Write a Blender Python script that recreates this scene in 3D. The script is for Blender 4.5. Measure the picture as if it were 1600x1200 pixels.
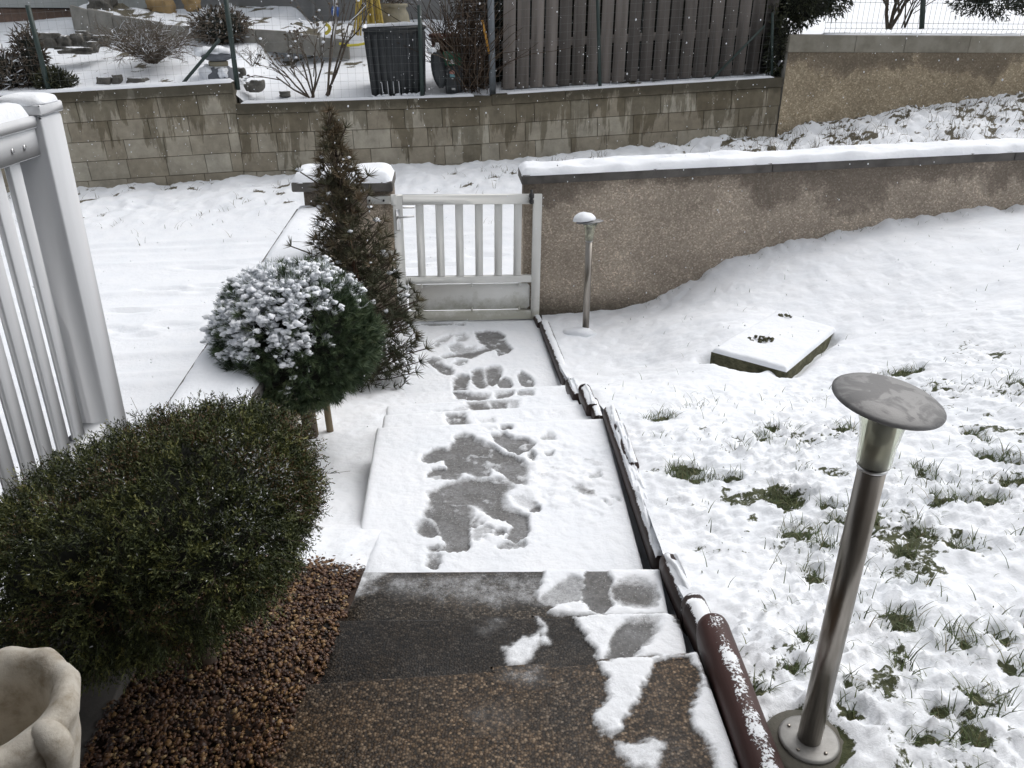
import bpy, math, random
import numpy as np
from mathutils import Vector, Matrix

random.seed(7)
RNG = np.random.default_rng(11)
for o in list(bpy.data.objects):
    bpy.data.objects.remove(o)
C = bpy.context.scene.collection
SC = bpy.context.scene

# ------------------------------------------------------------------ camera
F_PX, PITCH, ROLL, CAM_Z = 1290.0, math.radians(25.4), math.radians(0.63), 2.5
Fv = np.array([0, math.cos(PITCH), -math.sin(PITCH)])
U0 = np.array([0, math.sin(PITCH), math.cos(PITCH)])
R0 = np.array([1.0, 0, 0])
RC = math.cos(ROLL) * R0 + math.sin(ROLL) * U0
DC = math.sin(ROLL) * R0 - math.cos(ROLL) * U0
CAM = np.array([0, 0, CAM_Z])
cd = bpy.data.cameras.new('camera'); cam = bpy.data.objects.new('camera', cd); C.objects.link(cam)
cd.sensor_width = 36; cd.lens = F_PX / 1600 * 36; cd.clip_start = 0.05; cd.clip_end = 2000
m = Matrix.Identity(4)
for i, ax in enumerate((RC, -DC, -Fv)):
    for j in range(3): m[j][i] = ax[j]
m.translation = Vector(CAM)
cam.matrix_world = m
SC.camera = cam

# ------------------------------------------------------------------ light
SC.view_settings.view_transform = 'Standard'; SC.view_settings.look = 'None'
SC.view_settings.exposure = 0.26; SC.view_settings.gamma = 1.0
SC.view_settings.use_curve_mapping = False
SUN_EL, SUN_AZ = math.radians(55), math.radians(50)     # azimuth from +Y towards +X
w = bpy.data.worlds.new('World'); SC.world = w; w.use_nodes = True
nt = w.node_tree; nt.nodes.clear()
sky = nt.nodes.new('ShaderNodeTexSky'); sky.sky_type = 'NISHITA'; sky.sun_disc = False
sky.sun_elevation = SUN_EL; sky.sun_rotation = SUN_AZ
sky.air_density = 1.0; sky.dust_density = 4.0; sky.ozone_density = 1.0
hs = nt.nodes.new('ShaderNodeHueSaturation'); hs.inputs['Saturation'].default_value = 0.22
bg = nt.nodes.new('ShaderNodeBackground'); bg.inputs['Strength'].default_value = 0.15
out = nt.nodes.new('ShaderNodeOutputWorld')
nt.links.new(sky.outputs[0], hs.inputs['Color']); nt.links.new(hs.outputs[0], bg.inputs['Color']); nt.links.new(bg.outputs[0], out.inputs['Surface'])
sd = bpy.data.lights.new('sun', 'SUN'); sd.energy = 0.5; sd.angle = math.radians(90); sd.color = (1.0, 0.98, 0.95)
sun = bpy.data.objects.new('sun', sd); C.objects.link(sun)
sdir = Vector((math.cos(SUN_EL) * math.sin(SUN_AZ), math.cos(SUN_EL) * math.cos(SUN_AZ), math.sin(SUN_EL)))
sun.rotation_euler = sdir.to_track_quat('Z', 'Y').to_euler()
sun.location = (0, 0, 20)

# ------------------------------------------------------------------ survey helpers: a sight line met with a level, a depth or a wall plane
def ray(u, v):
    return Fv + (u - 800) / F_PX * RC + (v - 600) / F_PX * DC
def PZ(u, v, z):
    d = ray(u, v); t = (z - CAM_Z) / d[2]; return CAM + d * t
def PY(u, v, Y):
    d = ray(u, v); return CAM + d * (Y / d[1])
def PW(u, v, a, b):                      # wall plane Y = a + b X
    d = ray(u, v); t = a / (d[1] - b * d[0]); return CAM + d * t

# ------------------------------------------------------------------ noise
def _h(i, j, s):
    n = (i.astype(np.int64) * 374761393 + j.astype(np.int64) * 668265263 + s * 974634777) & 0x7fffffff
    n = ((n ^ (n >> 13)) * 1274126177) & 0x7fffffff
    return ((n ^ (n >> 16)) & 0xffff) / 65535.0
def vn(x, y, s=0):
    x = np.asarray(x, float); y = np.asarray(y, float)
    i = np.floor(x); j = np.floor(y); fx = x - i; fy = y - j
    fx = fx * fx * fx * (fx * (fx * 6 - 15) + 10); fy = fy * fy * fy * (fy * (fy * 6 - 15) + 10)
    a = _h(i, j, s); b = _h(i + 1, j, s); c = _h(i, j + 1, s); d = _h(i + 1, j + 1, s)
    return (a + (b - a) * fx) * (1 - fy) + (c + (d - c) * fx) * fy
def fbm(x, y, o=4, s=0, g=0.5):
    r = 0; a = 1; t = 0
    x = np.asarray(x, float); y = np.asarray(y, float)
    for k in range(o):
        r = r + a * vn(x * 0.8 - y * 0.6, x * 0.6 + y * 0.8, s + k); t += a; a *= g
        x, y = x * 2.03 * 0.8 + y * 2.03 * 0.6 + 7.1, y * 2.03 * 0.8 - x * 2.03 * 0.6 + 3.3
    return r / t
def sst(a, b, x):
    t = np.clip((x - a) / (b - a), 0, 1); return t * t * (3 - 2 * t)
def psd(px, py, poly):                   # signed distance to polygon, negative inside
    P = np.asarray(poly, float)[:, :2]; n = len(P)
    d = np.full(px.shape, 1e9); ins = np.zeros(px.shape, bool)
    for i in range(n):
        a = P[i]; b = P[(i + 1) % n]; e = b - a
        wx = px - a[0]; wy = py - a[1]
        t = np.clip((wx * e[0] + wy * e[1]) / (e @ e + 1e-12), 0, 1)
        d = np.minimum(d, (wx - e[0] * t) ** 2 + (wy - e[1] * t) ** 2)
        c = ((a[1] > py) != (b[1] > py)) & (px < (b[0] - a[0]) * (py - a[1]) / ((b[1] - a[1]) if b[1] != a[1] else 1e-9) + a[0])
        ins ^= c
    d = np.sqrt(d); return np.where(ins, -d, d)

# ------------------------------------------------------------------ materials
def rgba(c): return (c[0], c[1], c[2], 1.0)
class NT:
    def __init__(s, name):
        s.m = bpy.data.materials.new(name); s.m.use_nodes = True; s.t = s.m.node_tree
        s.b = s.t.nodes['Principled BSDF']; s.out = s.t.nodes['Material Output']
    def n(s, kind, **kw):
        x = s.t.nodes.new('ShaderNode' + kind)
        for k, v in kw.items():
            if k in x.inputs: x.inputs[k].default_value = v
            else: setattr(x, k, v)
        return x
    def l(s, a, b): s.t.links.new(a, b)
    def pos(s): return s.n('NewGeometry').outputs['Position']
    def scaled(s, vec, sc):
        m = s.n('Mapping'); m.inputs['Scale'].default_value = sc; s.l(vec, m.inputs['Vector']); return m.outputs[0]
    def noise(s, vec, scale, detail=4, rough=0.55, dist=0.0):
        x = s.n('TexNoise', Scale=scale, Detail=detail, Roughness=rough, Distortion=dist); s.l(vec, x.inputs['Vector']); return x.outputs['Fac']
    def ramp(s, fac, stops, interp='LINEAR'):
        r = s.n('ValToRGB'); r.color_ramp.interpolation = interp; e = r.color_ramp.elements
        while len(e) < len(stops): e.new(0.5)
        for k, (p, c) in enumerate(stops):
            e[k].position = p; e[k].color = rgba(c) if hasattr(c, '__len__') else (c, c, c, 1)
        s.l(fac, r.inputs['Fac']); return r.outputs['Color']
    def mix(s, fac, a, b, mode='MIX'):
        x = s.n('Mix', data_type='RGBA', blend_type=mode)
        for sock, v in ((x.inputs['Factor'], fac), (x.inputs['A'] if False else x.inputs[6], a), (x.inputs[7], b)):
            if hasattr(v, 'is_linked'): s.l(v, sock)
            elif hasattr(v, '__len__'): sock.default_value = rgba(v)
            else: sock.default_value = v
        return x.outputs[2]
    def math(s, op, a, b=0.0, c=None, clamp=False):
        x = s.n('Math', operation=op, use_clamp=clamp)
        for k, v in enumerate((a, b) if c is None else (a, b, c)):
            if hasattr(v, 'is_linked'): s.l(v, x.inputs[k])
            else: x.inputs[k].default_value = v
        return x.outputs[0]
    def bump(s, h, strength=0.5, dist=0.01, prev=None):
        x = s.n('Bump', Strength=strength, Distance=dist); s.l(h, x.inputs['Height'])
        if prev is not None: s.l(prev, x.inputs['Normal'])
        return x.outputs[0]
    def base(s, c):
        if hasattr(c, 'is_linked'): s.l(c, s.b.inputs['Base Color'])
        else: s.b.inputs['Base Color'].default_value = rgba(c)
    def set(s, rough=None, metal=None, spec=None):
        for k, v in (('Roughness', rough), ('Metallic', metal), ('Specular IOR Level', spec)):
            if v is None: continue
            if hasattr(v, 'is_linked'): s.l(v, s.b.inputs[k])
            else: s.b.inputs[k].default_value = v
    def attr(s, name): return s.n('Attribute', attribute_name=name).outputs['Fac']
    def orand(s): return s.n('ObjectInfo').outputs['Random']
    def irand(s): return s.n('NewGeometry').outputs['Random Per Island']
    def nz(s):
        x = s.n('SeparateXYZ'); s.l(s.n('NewGeometry').outputs['Normal'], x.inputs[0]); return x.outputs[2]

SNOWC = (0.86, 0.885, 0.92)
def snow_bump(k, p, fine=True):
    h1 = k.noise(p, 22, 5, 0.6); b1 = k.bump(h1, 0.35, 0.02)
    h2 = k.noise(p, 260, 3, 0.7); return k.bump(h2, 0.35, 0.003, b1)
def mat_simple(name, c1, c2, scale=8, rough=0.6, metal=0.0, bump=0.2, bscale=60, bdist=0.004, rnd=0.0, stretch=(1, 1, 1), spec=None, snow=None):
    k = NT(name); p = k.scaled(k.pos(), stretch)
    f = k.noise(p, scale, 5, 0.6)
    col = k.ramp(f, [(0.3, c1), (0.7, c2)])
    if rnd:
        r = k.ramp(k.orand(), [(0, 1 - rnd), (1, 1 + rnd)]); col = k.mix(1.0, col, r, 'MULTIPLY')
    if snow is not None:
        nf = k.math('MULTIPLY_ADD', k.noise(k.pos(), 18, 4), 0.9, -0.45)
        fz = k.ramp(k.math('ADD', k.nz(), nf), [(snow, 0.0), (snow + 0.12, 1.0)])
        col = k.mix(fz, col, SNOWC)
    k.base(col); k.set(rough, metal, spec)
    if bump:
        k.l(k.bump(k.noise(p, bscale, 4, 0.6), bump, bdist), k.b.inputs['Normal'])
    return k.m

def make_snow(name):
    k = NT(name); p = k.pos()
    k.base(k.ramp(k.noise(p, 3, 4), [(0.3, (0.83, 0.858, 0.9)), (0.7, (0.88, 0.9, 0.93))]))
    k.set(0.7, 0, 0.25); k.l(snow_bump(k, p), k.b.inputs['Normal']); return k.m
M_SNOW = make_snow('snow')

def aggregate_color(k, p):
    v = k.n('TexVoronoi', Scale=150.0, feature='F1'); k.l(p, v.inputs['Vector'])
    sx = k.n('SeparateXYZ'); k.l(v.outputs['Color'], sx.inputs[0])
    col = k.ramp(sx.outputs[0], [(0.0, (0.03, 0.026, 0.022)), (0.35, (0.07, 0.06, 0.05)), (0.6, (0.125, 0.1, 0.075)), (0.82, (0.19, 0.165, 0.135)), (1.0, (0.34, 0.31, 0.27))])
    edge = k.ramp(v.outputs['Distance'], [(0.25, 1.0), (0.75, 0.35)])
    col = k.mix(1.0, col, edge, 'MULTIPLY')
    big = k.ramp(k.noise(p, 5, 4), [(0.3, (0.72, 0.74, 0.78)), (0.7, (1.15, 1.02, 0.86))])
    col = k.mix(1.0, col, big, 'MULTIPLY')
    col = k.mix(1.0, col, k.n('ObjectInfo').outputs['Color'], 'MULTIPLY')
    return col, v.outputs['Distance']
def make_aggregate():
    k = NT('wet_aggregate'); p = k.pos(); col, d = aggregate_color(k, p)
    k.base(col); k.set(k.ramp(k.noise(p, 9, 4), [(0.35, 0.42), (0.7, 0.68)]), 0, 0.3)
    k.l(k.bump(d, 0.5, -0.004), k.b.inputs['Normal']); return k.m
M_AGG = make_aggregate()
def make_cover():
    # snow lying on wet aggregate; the 'cover' attribute says how thick it lies
    k = NT('thin_snow'); p = k.pos(); col, d = aggregate_color(k, p)
    gr = k.ramp(k.noise(p, 70, 3), [(0.3, (0.11, 0.11, 0.109)), (0.7, (0.2, 0.2, 0.2))])
    fl = k.n('TexVoronoi', Scale=170.0); k.l(p, fl.inputs['Vector']); fs = k.n('SeparateXYZ'); k.l(fl.outputs['Color'], fs.inputs[0])
    speck = k.math('MULTIPLY', k.ramp(fl.outputs['Distance'], [(0.22, 1.0), (0.4, 0.0)]), k.ramp(fs.outputs[0], [(0.72, 0.0), (0.8, 1.0)]))
    frost = k.math('MULTIPLY', speck, k.ramp(k.noise(p, 14, 4, 0.6), [(0.35, 0.15), (0.7, 1.0)]))
    smear = k.ramp(k.noise(p, 8, 5, 0.65, 0.4), [(0.42, 0.0), (0.75, 0.55)])
    gm = k.math('MULTIPLY', k.attr('grey'), 0.85)
    wet = k.mix(k.math('MULTIPLY', k.math('MULTIPLY', smear, k.attr('grey')), k.ramp(k.noise(p, 90, 3, 0.7), [(0.35, 0.3), (0.65, 1.0)])), k.mix(gm, col, gr), (0.42, 0.43, 0.45))
    wet = k.mix(k.math('MULTIPLY', frost, k.math('MULTIPLY_ADD', k.attr('grey'), 0.8, 0.1)), wet, (0.55, 0.56, 0.58))
    f = k.noise(p, 75, 4, 0.72); f2 = k.noise(p, 300, 2, 0.6)
    n = k.math('ADD', k.math('MULTIPLY', f, 0.65), k.math('MULTIPLY', f2, 0.35))
    c = k.math('MULTIPLY_ADD', k.attr('cover'), 1.5, -0.15)
    th = k.math('SUBTRACT', k.math('ADD', c, n), 0.9)
    fac = k.ramp(k.math('MULTIPLY_ADD', th, 1.15, 0.42), [(0.0, 0.0), (1.0, 1.0)])
    sn = k.ramp(k.noise(p, 4, 4), [(0.3, (0.82, 0.85, 0.89)), (0.7, (0.88, 0.9, 0.93))])
    k.base(k.mix(fac, wet, sn)); k.set(k.ramp(fac, [(0, 0.48), (1, 0.75)]), 0, 0.28)
    k.l(snow_bump(k, p), k.b.inputs['Normal']); return k.m
M_COVER = make_cover()
def make_lawn(name, soil1, soil2):
    k = NT(name); p = k.pos()
    g = k.ramp(k.noise(p, 60, 4, 0.7), [(0.3, soil1), (0.7, soil2)])
    f = k.noise(p, 55, 4, 0.7)
    c = k.math('MULTIPLY_ADD', k.attr('cover'), 1.6, -0.3)
    fac = k.ramp(k.math('ADD', c, k.math('MULTIPLY_ADD', f, 2.2, -1.1)), [(0.25, 0.0), (0.5, 1.0)])
    sn = k.ramp(k.noise(p, 4, 4), [(0.3, (0.82, 0.85, 0.89)), (0.7, (0.88, 0.9, 0.93))])
    k.base(k.mix(fac, g, sn)); k.set(0.75, 0, 0.25); k.l(snow_bump(k, p), k.b.inputs['Normal']); return k.m
M_LAWN = make_lawn('snowy_lawn', (0.034, 0.042, 0.018), (0.085, 0.092, 0.042))
M_BANK = make_lawn('snowy_bank', (0.07, 0.062, 0.04), (0.19, 0.17, 0.125))

def make_block(name, zt0, x0, slope):
    k = NT(name); p = k.pos(); s = k.n('SeparateXYZ'); k.l(p, s.inputs[0])
    top = k.math('MULTIPLY_ADD', s.outputs[0], slope, zt0 - slope * x0)
    d = k.math('SUBTRACT', top, s.outputs[2])
    tone = k.ramp(k.orand(), [(0, (0.28, 0.246, 0.187)), (0.5, (0.335, 0.302, 0.238)), (1, (0.41, 0.382, 0.315))])
    col = k.mix(1.0, tone, k.ramp(k.noise(p, 6, 6, 0.65), [(0.25, 0.68), (0.75, 1.22)]), 'MULTIPLY')
    st = k.noise(k.scaled(p, (2.6, 2.6, 0.42)), 1.7, 6, 0.68, 0.25)          # streaks run down
    wet = k.math('ADD', k.math('MULTIPLY', st, 1.5), k.math('MULTIPLY', d, -0.42))
    wf = k.ramp(wet, [(0.5, 0.0), (0.56, 0.75), (0.9, 0.9)])
    col = k.mix(wf, col, k.mix(1.0, col, (0.44, 0.42, 0.37), 'MULTIPLY'))
    cap = k.ramp(k.math('ADD', d, k.math('MULTIPLY_ADD', k.noise(p, 7, 5, 0.7), 0.22, -0.11)), [(0.1, 1.0), (0.22, 0.0)])
    col = k.mix(k.math('MULTIPLY', cap, 0.72), col, (0.05, 0.045, 0.033))
    pale = k.ramp(k.noise(k.scaled(p, (3, 3, 1.6)), 2.2, 6, 0.7), [(0.6, 0.0), (0.66, 0.55)])
    col = k.mix(pale, col, (0.4, 0.375, 0.31))
    k.base(col); k.set(0.9, 0, 0.2)
    k.l(k.bump(k.noise(p, 120, 5, 0.7), 0.5, 0.006), k.b.inputs['Normal']); return k.m
M_BLK1 = make_block('old_blocks_high', 1.30, -5.9, 0.05)
M_BLK2 = make_block('old_blocks_low', 1.16, -3.66, 0.043)
M_MORTAR = mat_simple('mortar', (0.11, 0.097, 0.073), (0.2, 0.18, 0.14), 20, 0.95, bump=0.5)

def make_render(name, c1, c2, top, slope, bot, pebble=95):
    k = NT(name); p = k.pos(); s = k.n('SeparateXYZ'); k.l(p, s.inputs[0])
    v = k.n('TexVoronoi', Scale=float(pebble)); k.l(p, v.inputs['Vector'])
    sx = k.n('SeparateXYZ'); k.l(v.outputs['Color'], sx.inputs[0])
    col = k.ramp(sx.outputs[0], [(0, c1), (0.8, c2), (1, tuple(min(1, x * 1.45) for x in c2))])
    col = k.mix(1.0, col, k.ramp(k.noise(p, 1.7, 6, 0.65), [(0.3, 0.72), (0.7, 1.15)]), 'MULTIPLY')
    d = k.math('SUBTRACT', k.math('MULTIPLY_ADD', s.outputs[0], slope, top), s.outputs[2])
    damp = k.math('ADD', d, k.math('MULTIPLY_ADD', k.noise(k.scaled(p, (1, 1, 0.75)), 0.95, 6, 0.62, 0.5), -1.7, 0.9))
    wf = k.ramp(damp, [(0.1, 0.66), (0.2, 0.5), (0.27, 0.0)])
    col = k.mix(wf, col, (0.1, 0.083, 0.068))
    b = k.math('ADD', k.math('SUBTRACT', s.outputs[2], bot), k.math('MULTIPLY_ADD', k.noise(p, 4, 5, 0.7), -0.3, 0.15))
    bf = k.ramp(b, [(0.0, 0.75), (0.2, 0.0)])
    col = k.mix(bf, col, (0.045, 0.042, 0.03))
    k.base(col); k.set(0.9, 0, 0.2)
    b1 = k.bump(k.noise(p, 80, 4, 0.7), 0.9, 0.012); k.l(k.bump(v.outputs['Distance'], 0.5, -0.006, b1), k.b.inputs['Normal']); return k.m
M_REND = make_render('roughcast', (0.36, 0.3, 0.24), (0.53, 0.455, 0.37), 1.2, 0.026, 0.05)
M_REND2 = make_render('old_concrete', (0.3, 0.245, 0.165), (0.45, 0.38, 0.275), 1.78, 0.0, 0.55, 60)

M_PVC = mat_simple('white_pvc', (0.54, 0.555, 0.575), (0.63, 0.645, 0.67), 7, 0.42, bump=0.06, bscale=25, stretch=(1, 1, .15))
def make_gate():
    k = NT('painted_gate'); p = k.pos(); s = k.n('SeparateXYZ'); k.l(p, s.inputs[0])
    col = k.ramp(k.noise(p, 3, 4), [(0.3, (0.68, 0.68, 0.645)), (0.7, (0.78, 0.78, 0.75))])
    g = k.math('ADD', s.outputs[2], k.math('MULTIPLY_ADD', k.noise(p, 9, 6, 0.7), -0.5, 0.25))
    col = k.mix(k.ramp(g, [(0.06, 0.6), (0.24, 0.0)]), col, (0.27, 0.26, 0.17))
    k.base(col); k.set(0.45, 0, 0.4); k.l(k.bump(k.noise(p, 60, 4), 0.1, 0.002), k.b.inputs['Normal']); return k.m
M_GATE = make_gate()
M_STEEL = mat_simple('brushed_steel', (0.27, 0.245, 0.215), (0.37, 0.345, 0.31), 30, 0.3, metal=1.0, bump=0.06, bscale=180, stretch=(1, 1, 0.15))
def make_hat():
    k = NT('wet_steel_hat'); p = k.pos()
    f = k.ramp(k.noise(p, 16, 5, 0.6, 0.6), [(0.44, 0.0), (0.5, 1.0)])
    k.base(k.mix(f, (0.165, 0.165, 0.167), (0.225, 0.225, 0.225))); k.set(k.ramp(f, [(0, 0.6), (1, 0.5)]), 0.35, 0.4)
    k.l(k.bump(k.noise(p, 130, 5, 0.7), 0.25, 0.003), k.b.inputs['Normal']); return k.m
M_HAT = make_hat()
M_CHROME = mat_simple('polished_metal', (0.6, 0.6, 0.6), (0.66, 0.66, 0.66), 20, 0.28, metal=1.0, bump=0)
M_DKMETAL = mat_simple('dark_fitting', (0.02, 0.02, 0.02), (0.04, 0.04, 0.04), 20, 0.5, bump=0)
def make_glass():
    k = NT('clear_acrylic'); k.base((0.93, 0.95, 0.86)); k.set(0.12, 0, 0.5)
    k.b.inputs['Transmission Weight'].default_value = 0.9; k.b.inputs['IOR'].default_value = 1.15; return k.m
M_GLASS = make_glass()
M_FROST = mat_simple('frosted_cover', (0.34, 0.33, 0.29), (0.4, 0.39, 0.35), 30, 0.4, bump=0.05)
M_GREENPOST = mat_simple('green_paint', (0.015, 0.03, 0.027), (0.028, 0.048, 0.042), 20, 0.5, bump=0.05)
M_GREYPOST = mat_simple('galvanised_post', (0.13, 0.15, 0.165), (0.2, 0.22, 0.24), 12, 0.55, metal=0.3, bump=0.1)
M_WIRE = mat_simple('fence_wire', (0.14, 0.15, 0.15), (0.2, 0.21, 0.21), 20, 0.5, bump=0)
M_LOG = mat_simple('stained_log', (0.03, 0.014, 0.011), (0.085, 0.034, 0.026), 7, 0.5, bump=0.35, bscale=40, stretch=(1, 0.12, 1))
def make_snowlog(nm, th, c1, c2, sp):
    k = NT(nm); p = k.scaled(k.pos(), (1, .12, 1)); col = k.ramp(k.noise(p, 9, 5, .6), [(.3, c1), (.7, c2)])
    a = k.math('ADD', k.nz(), k.math('MULTIPLY_ADD', k.noise(k.pos(), 13, 5, .7), sp * 1.5, -sp * .75)); a = k.math('ADD', a, k.math('MULTIPLY_ADD', k.noise(k.pos(), 150, 3, .7), sp * 1.1, -sp * .55))
    fz = k.ramp(a, [(th, 0.0), (th + .05, 1.0)]); k.base(k.mix(fz, col, SNOWC)); k.set(k.ramp(fz, [(0, .5), (1, .8)]), 0, .35)
    b = k.bump(k.noise(p, 50, 5, .7), .4, .004); k.l(k.bump(fz, .5, .004, b), k.b.inputs['Normal']); return k.m
M_LOGSNOW = make_snowlog('snowy_log', .72, (0.016, 0.011, 0.01), (0.05, 0.028, 0.024), .5)
M_LOGNEAR = make_snowlog('red_log', .955, (0.026, 0.012, 0.01), (0.07, 0.028, 0.023), .46)
M_PLANK = mat_simple('weathered_plank', (0.085, 0.075, 0.067), (0.185, 0.165, 0.15), 9, 0.85, bump=0.35, bscale=60, stretch=(1, 1, 0.07), rnd=0.42)
M_BARK = mat_simple('bark', (0.05, 0.036, 0.026), (0.11, 0.082, 0.06), 14, 0.9, bump=0.6, bscale=50, stretch=(1, 1, 0.3))
M_STAKE = mat_simple('wood_stake', (0.16, 0.125, 0.075), (0.24, 0.19, 0.12), 14, 0.85, bump=0.3, stretch=(1, 1, 0.15))
M_STONE = mat_simple('grey_stone', (0.06, 0.058, 0.052), (0.17, 0.16, 0.14), 9, 0.9, bump=0.6, bscale=30, bdist=0.01, snow=0.86)
M_TANSTONE = mat_simple('tan_stone', (0.25, 0.17, 0.08), (0.36, 0.25, 0.12), 9, 0.9, bump=0.5, bscale=30, bdist=0.01)
M_CONC = mat_simple('grey_concrete', (0.17, 0.165, 0.145), (0.27, 0.26, 0.235), 6, 0.9, bump=0.4, bscale=70, rnd=0.12)
M_COPING = mat_simple('dark_coping', (0.07, 0.065, 0.06), (0.14, 0.13, 0.12), 8, 0.85, bump=0.4, bscale=80)
M_MOSSY = mat_simple('mossy_concrete', (0.035, 0.036, 0.018), (0.125, 0.12, 0.07), 24, 0.95, bump=0.9, bscale=60, bdist=0.01)
M_PAD = mat_simple('lamp_pad', (0.07, 0.068, 0.055), (0.16, 0.15, 0.125), 14, 0.9, bump=0.5)
M_FLANGE = mat_simple('lamp_flange', (0.2, 0.195, 0.185), (0.32, 0.315, 0.3), 25, 0.45, metal=0.3, bump=0.05)
M_HOUSE = mat_simple('grey_plaster', (0.2, 0.2, 0.195), (0.235, 0.235, 0.23), 3, 0.9, bump=0.2)
M_PLINTH = mat_simple('brown_plinth', (0.1, 0.07, 0.055), (0.17, 0.115, 0.09), 10, 0.9, bump=0.5, bscale=60)
M_PALE = mat_simple('pale_panel', (0.42, 0.44, 0.42), (0.5, 0.52, 0.5), 4, 0.6, bump=0.05)
M_BLACKPL = mat_simple('charcoal_plastic', (0.016, 0.019, 0.021), (0.03, 0.034, 0.037), 10, 0.55, bump=0.15)
M_GREENPL = mat_simple('green_plastic', (0.004, 0.075, 0.035), (0.01, 0.12, 0.06), 10, 0.5, bump=0.05, snow=0.95)
M_STRAW = mat_simple('yellow_cane', (0.42, 0.3, 0.05), (0.58, 0.44, 0.12), 20, 0.7, bump=0.2, rnd=0.25)
M_POT = mat_simple('sandstone_pot', (0.23, 0.21, 0.15), (0.33, 0.3, 0.22), 10, 0.85, bump=0.3)
M_TERRA = mat_simple('terracotta_pot', (0.11, 0.045, 0.035), (0.17, 0.07, 0.055), 10, 0.85, bump=0.3)
M_BLUE = mat_simple('blue_plastic', (0.02, 0.07, 0.25), (0.03, 0.1, 0.33), 10, 0.5, bump=0)
M_YELLOW = mat_simple('yellow_hose', (0.5, 0.42, 0.03), (0.6, 0.52, 0.06), 10, 0.5, bump=0)
M_ORANGE = mat_simple('orange_strap', (0.5, 0.24, 0.02), (0.6, 0.3, 0.03), 10, 0.6, bump=0)
M_STICKER = mat_simple('sticker', (0.5, 0.5, 0.5), (0.6, 0.6, 0.6), 10, 0.5, bump=0)
M_STICKR = mat_simple('sticker_red', (0.42, 0.2, 0.17), (0.5, 0.27, 0.22), 40, 0.5, bump=0)
M_STICKB = mat_simple('sticker_teal', (0.16, 0.33, 0.37), (0.22, 0.42, 0.46), 40, 0.5, bump=0)
M_ORN = mat_simple('slate_ornament', (0.1, 0.11, 0.125), (0.17, 0.18, 0.2), 12, 0.8, bump=0.3, snow=0.8)
M_SOIL = mat_simple('dark_soil', (0.02, 0.016, 0.012), (0.045, 0.036, 0.028), 30, 0.95, bump=0.8, bscale=60, bdist=0.01)
def make_urn():
    k = NT('cast_stone'); p = k.pos()
    col = k.ramp(k.noise(p, 14, 6, 0.65), [(0.3, (0.3, 0.25, 0.185)), (0.5, (0.56, 0.52, 0.45)), (0.8, (0.68, 0.655, 0.6))])
    k.base(col); k.set(0.85, 0, 0.25)
    b = k.bump(k.noise(p, 30, 4, 0.6), 0.3, 0.01); k.l(k.bump(k.noise(p, 220, 3, 0.7), 0.25, 0.003, b), k.b.inputs['Normal']); return k.m
M_URN = make_urn()
def make_gravel():
    k = NT('red_gravel'); r = k.irand()
    col = k.ramp(r, [(0, (0.024, 0.012, 0.008)), (0.35, (0.06, 0.027, 0.015)), (0.6, (0.105, 0.05, 0.024)), (0.82, (0.17, 0.09, 0.036)), (0.95, (0.25, 0.15, 0.06)), (1, (0.38, 0.29, 0.16))])
    k.base(k.mix(1.0, col, k.ramp(k.noise(k.pos(), 120, 3), [(0.3, 0.8), (0.7, 1.2)]), 'MULTIPLY')); k.set(0.5, 0, 0.5); return k.m
M_GRAVEL = make_gravel()
def make_leaf(name, stops, rough=0.55):
    k = NT(name); t = k.attr('tint')
    k.base(k.ramp(t, stops)); k.set(rough, 0, 0.35)
    return k.m
M_JUN = make_leaf('juniper_green', [(0, (0.018, 0.025, 0.01)), (0.35, (0.058, 0.074, 0.026)), (0.6, (0.12, 0.135, 0.042)), (0.82, (0.22, 0.22, 0.07)), (0.89, (0.24, 0.235, 0.075)), (0.93, (0.13, 0.08, 0.04)), (0.96, (0.12, 0.08, 0.04)), (1.0, (0.62, 0.64, 0.66))])
M_PINE = make_leaf('pine_green', [(0, (0.03, 0.052, 0.028)), (0.4, (0.075, 0.112, 0.058)), (0.75, (0.13, 0.175, 0.09)), (0.92, (0.165, 0.19, 0.1)), (0.94, (0.75, 0.78, 0.82)), (1.0, (0.8, 0.83, 0.87))])
M_UMB = make_leaf('bronzed_needles', [(0, (0.034, 0.04, 0.02)), (0.35, (0.07, 0.072, 0.038)), (0.6, (0.105, 0.088, 0.05)), (1.0, (0.155, 0.108, 0.064))])
M_HEDGE = make_leaf('hedge_green', [(0, (0.012, 0.016, 0.009)), (0.6, (0.035, 0.041, 0.02)), (1.0, (0.075, 0.072, 0.034))])
M_TWIG = make_leaf('brown_twig', [(0, (0.06, 0.046, 0.034)), (0.7, (0.13, 0.105, 0.08)), (0.88, (0.19, 0.165, 0.135)), (0.93, (0.75, 0.78, 0.82)), (1.0, (0.8, 0.83, 0.86))], 0.8)
M_DRYTWIG = make_leaf('dry_creeper', [(0, (0.025, 0.018, 0.013)), (0.8, (0.09, 0.062, 0.042)), (1.0, (0.16, 0.12, 0.085))], 0.85)
M_GRASS = make_leaf('grass_blades', [(0, (0.04, 0.058, 0.022)), (0.6, (0.09, 0.122, 0.045)), (0.85, (0.14, 0.165, 0.07)), (1.0, (0.2, 0.165, 0.085))])
M_DARK = mat_simple('shaded_core', (0.008, 0.01, 0.006), (0.014, 0.016, 0.01), 10, 0.95, bump=0)  # near-black filler blobs: shade inside the crowns put into the colour

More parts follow.
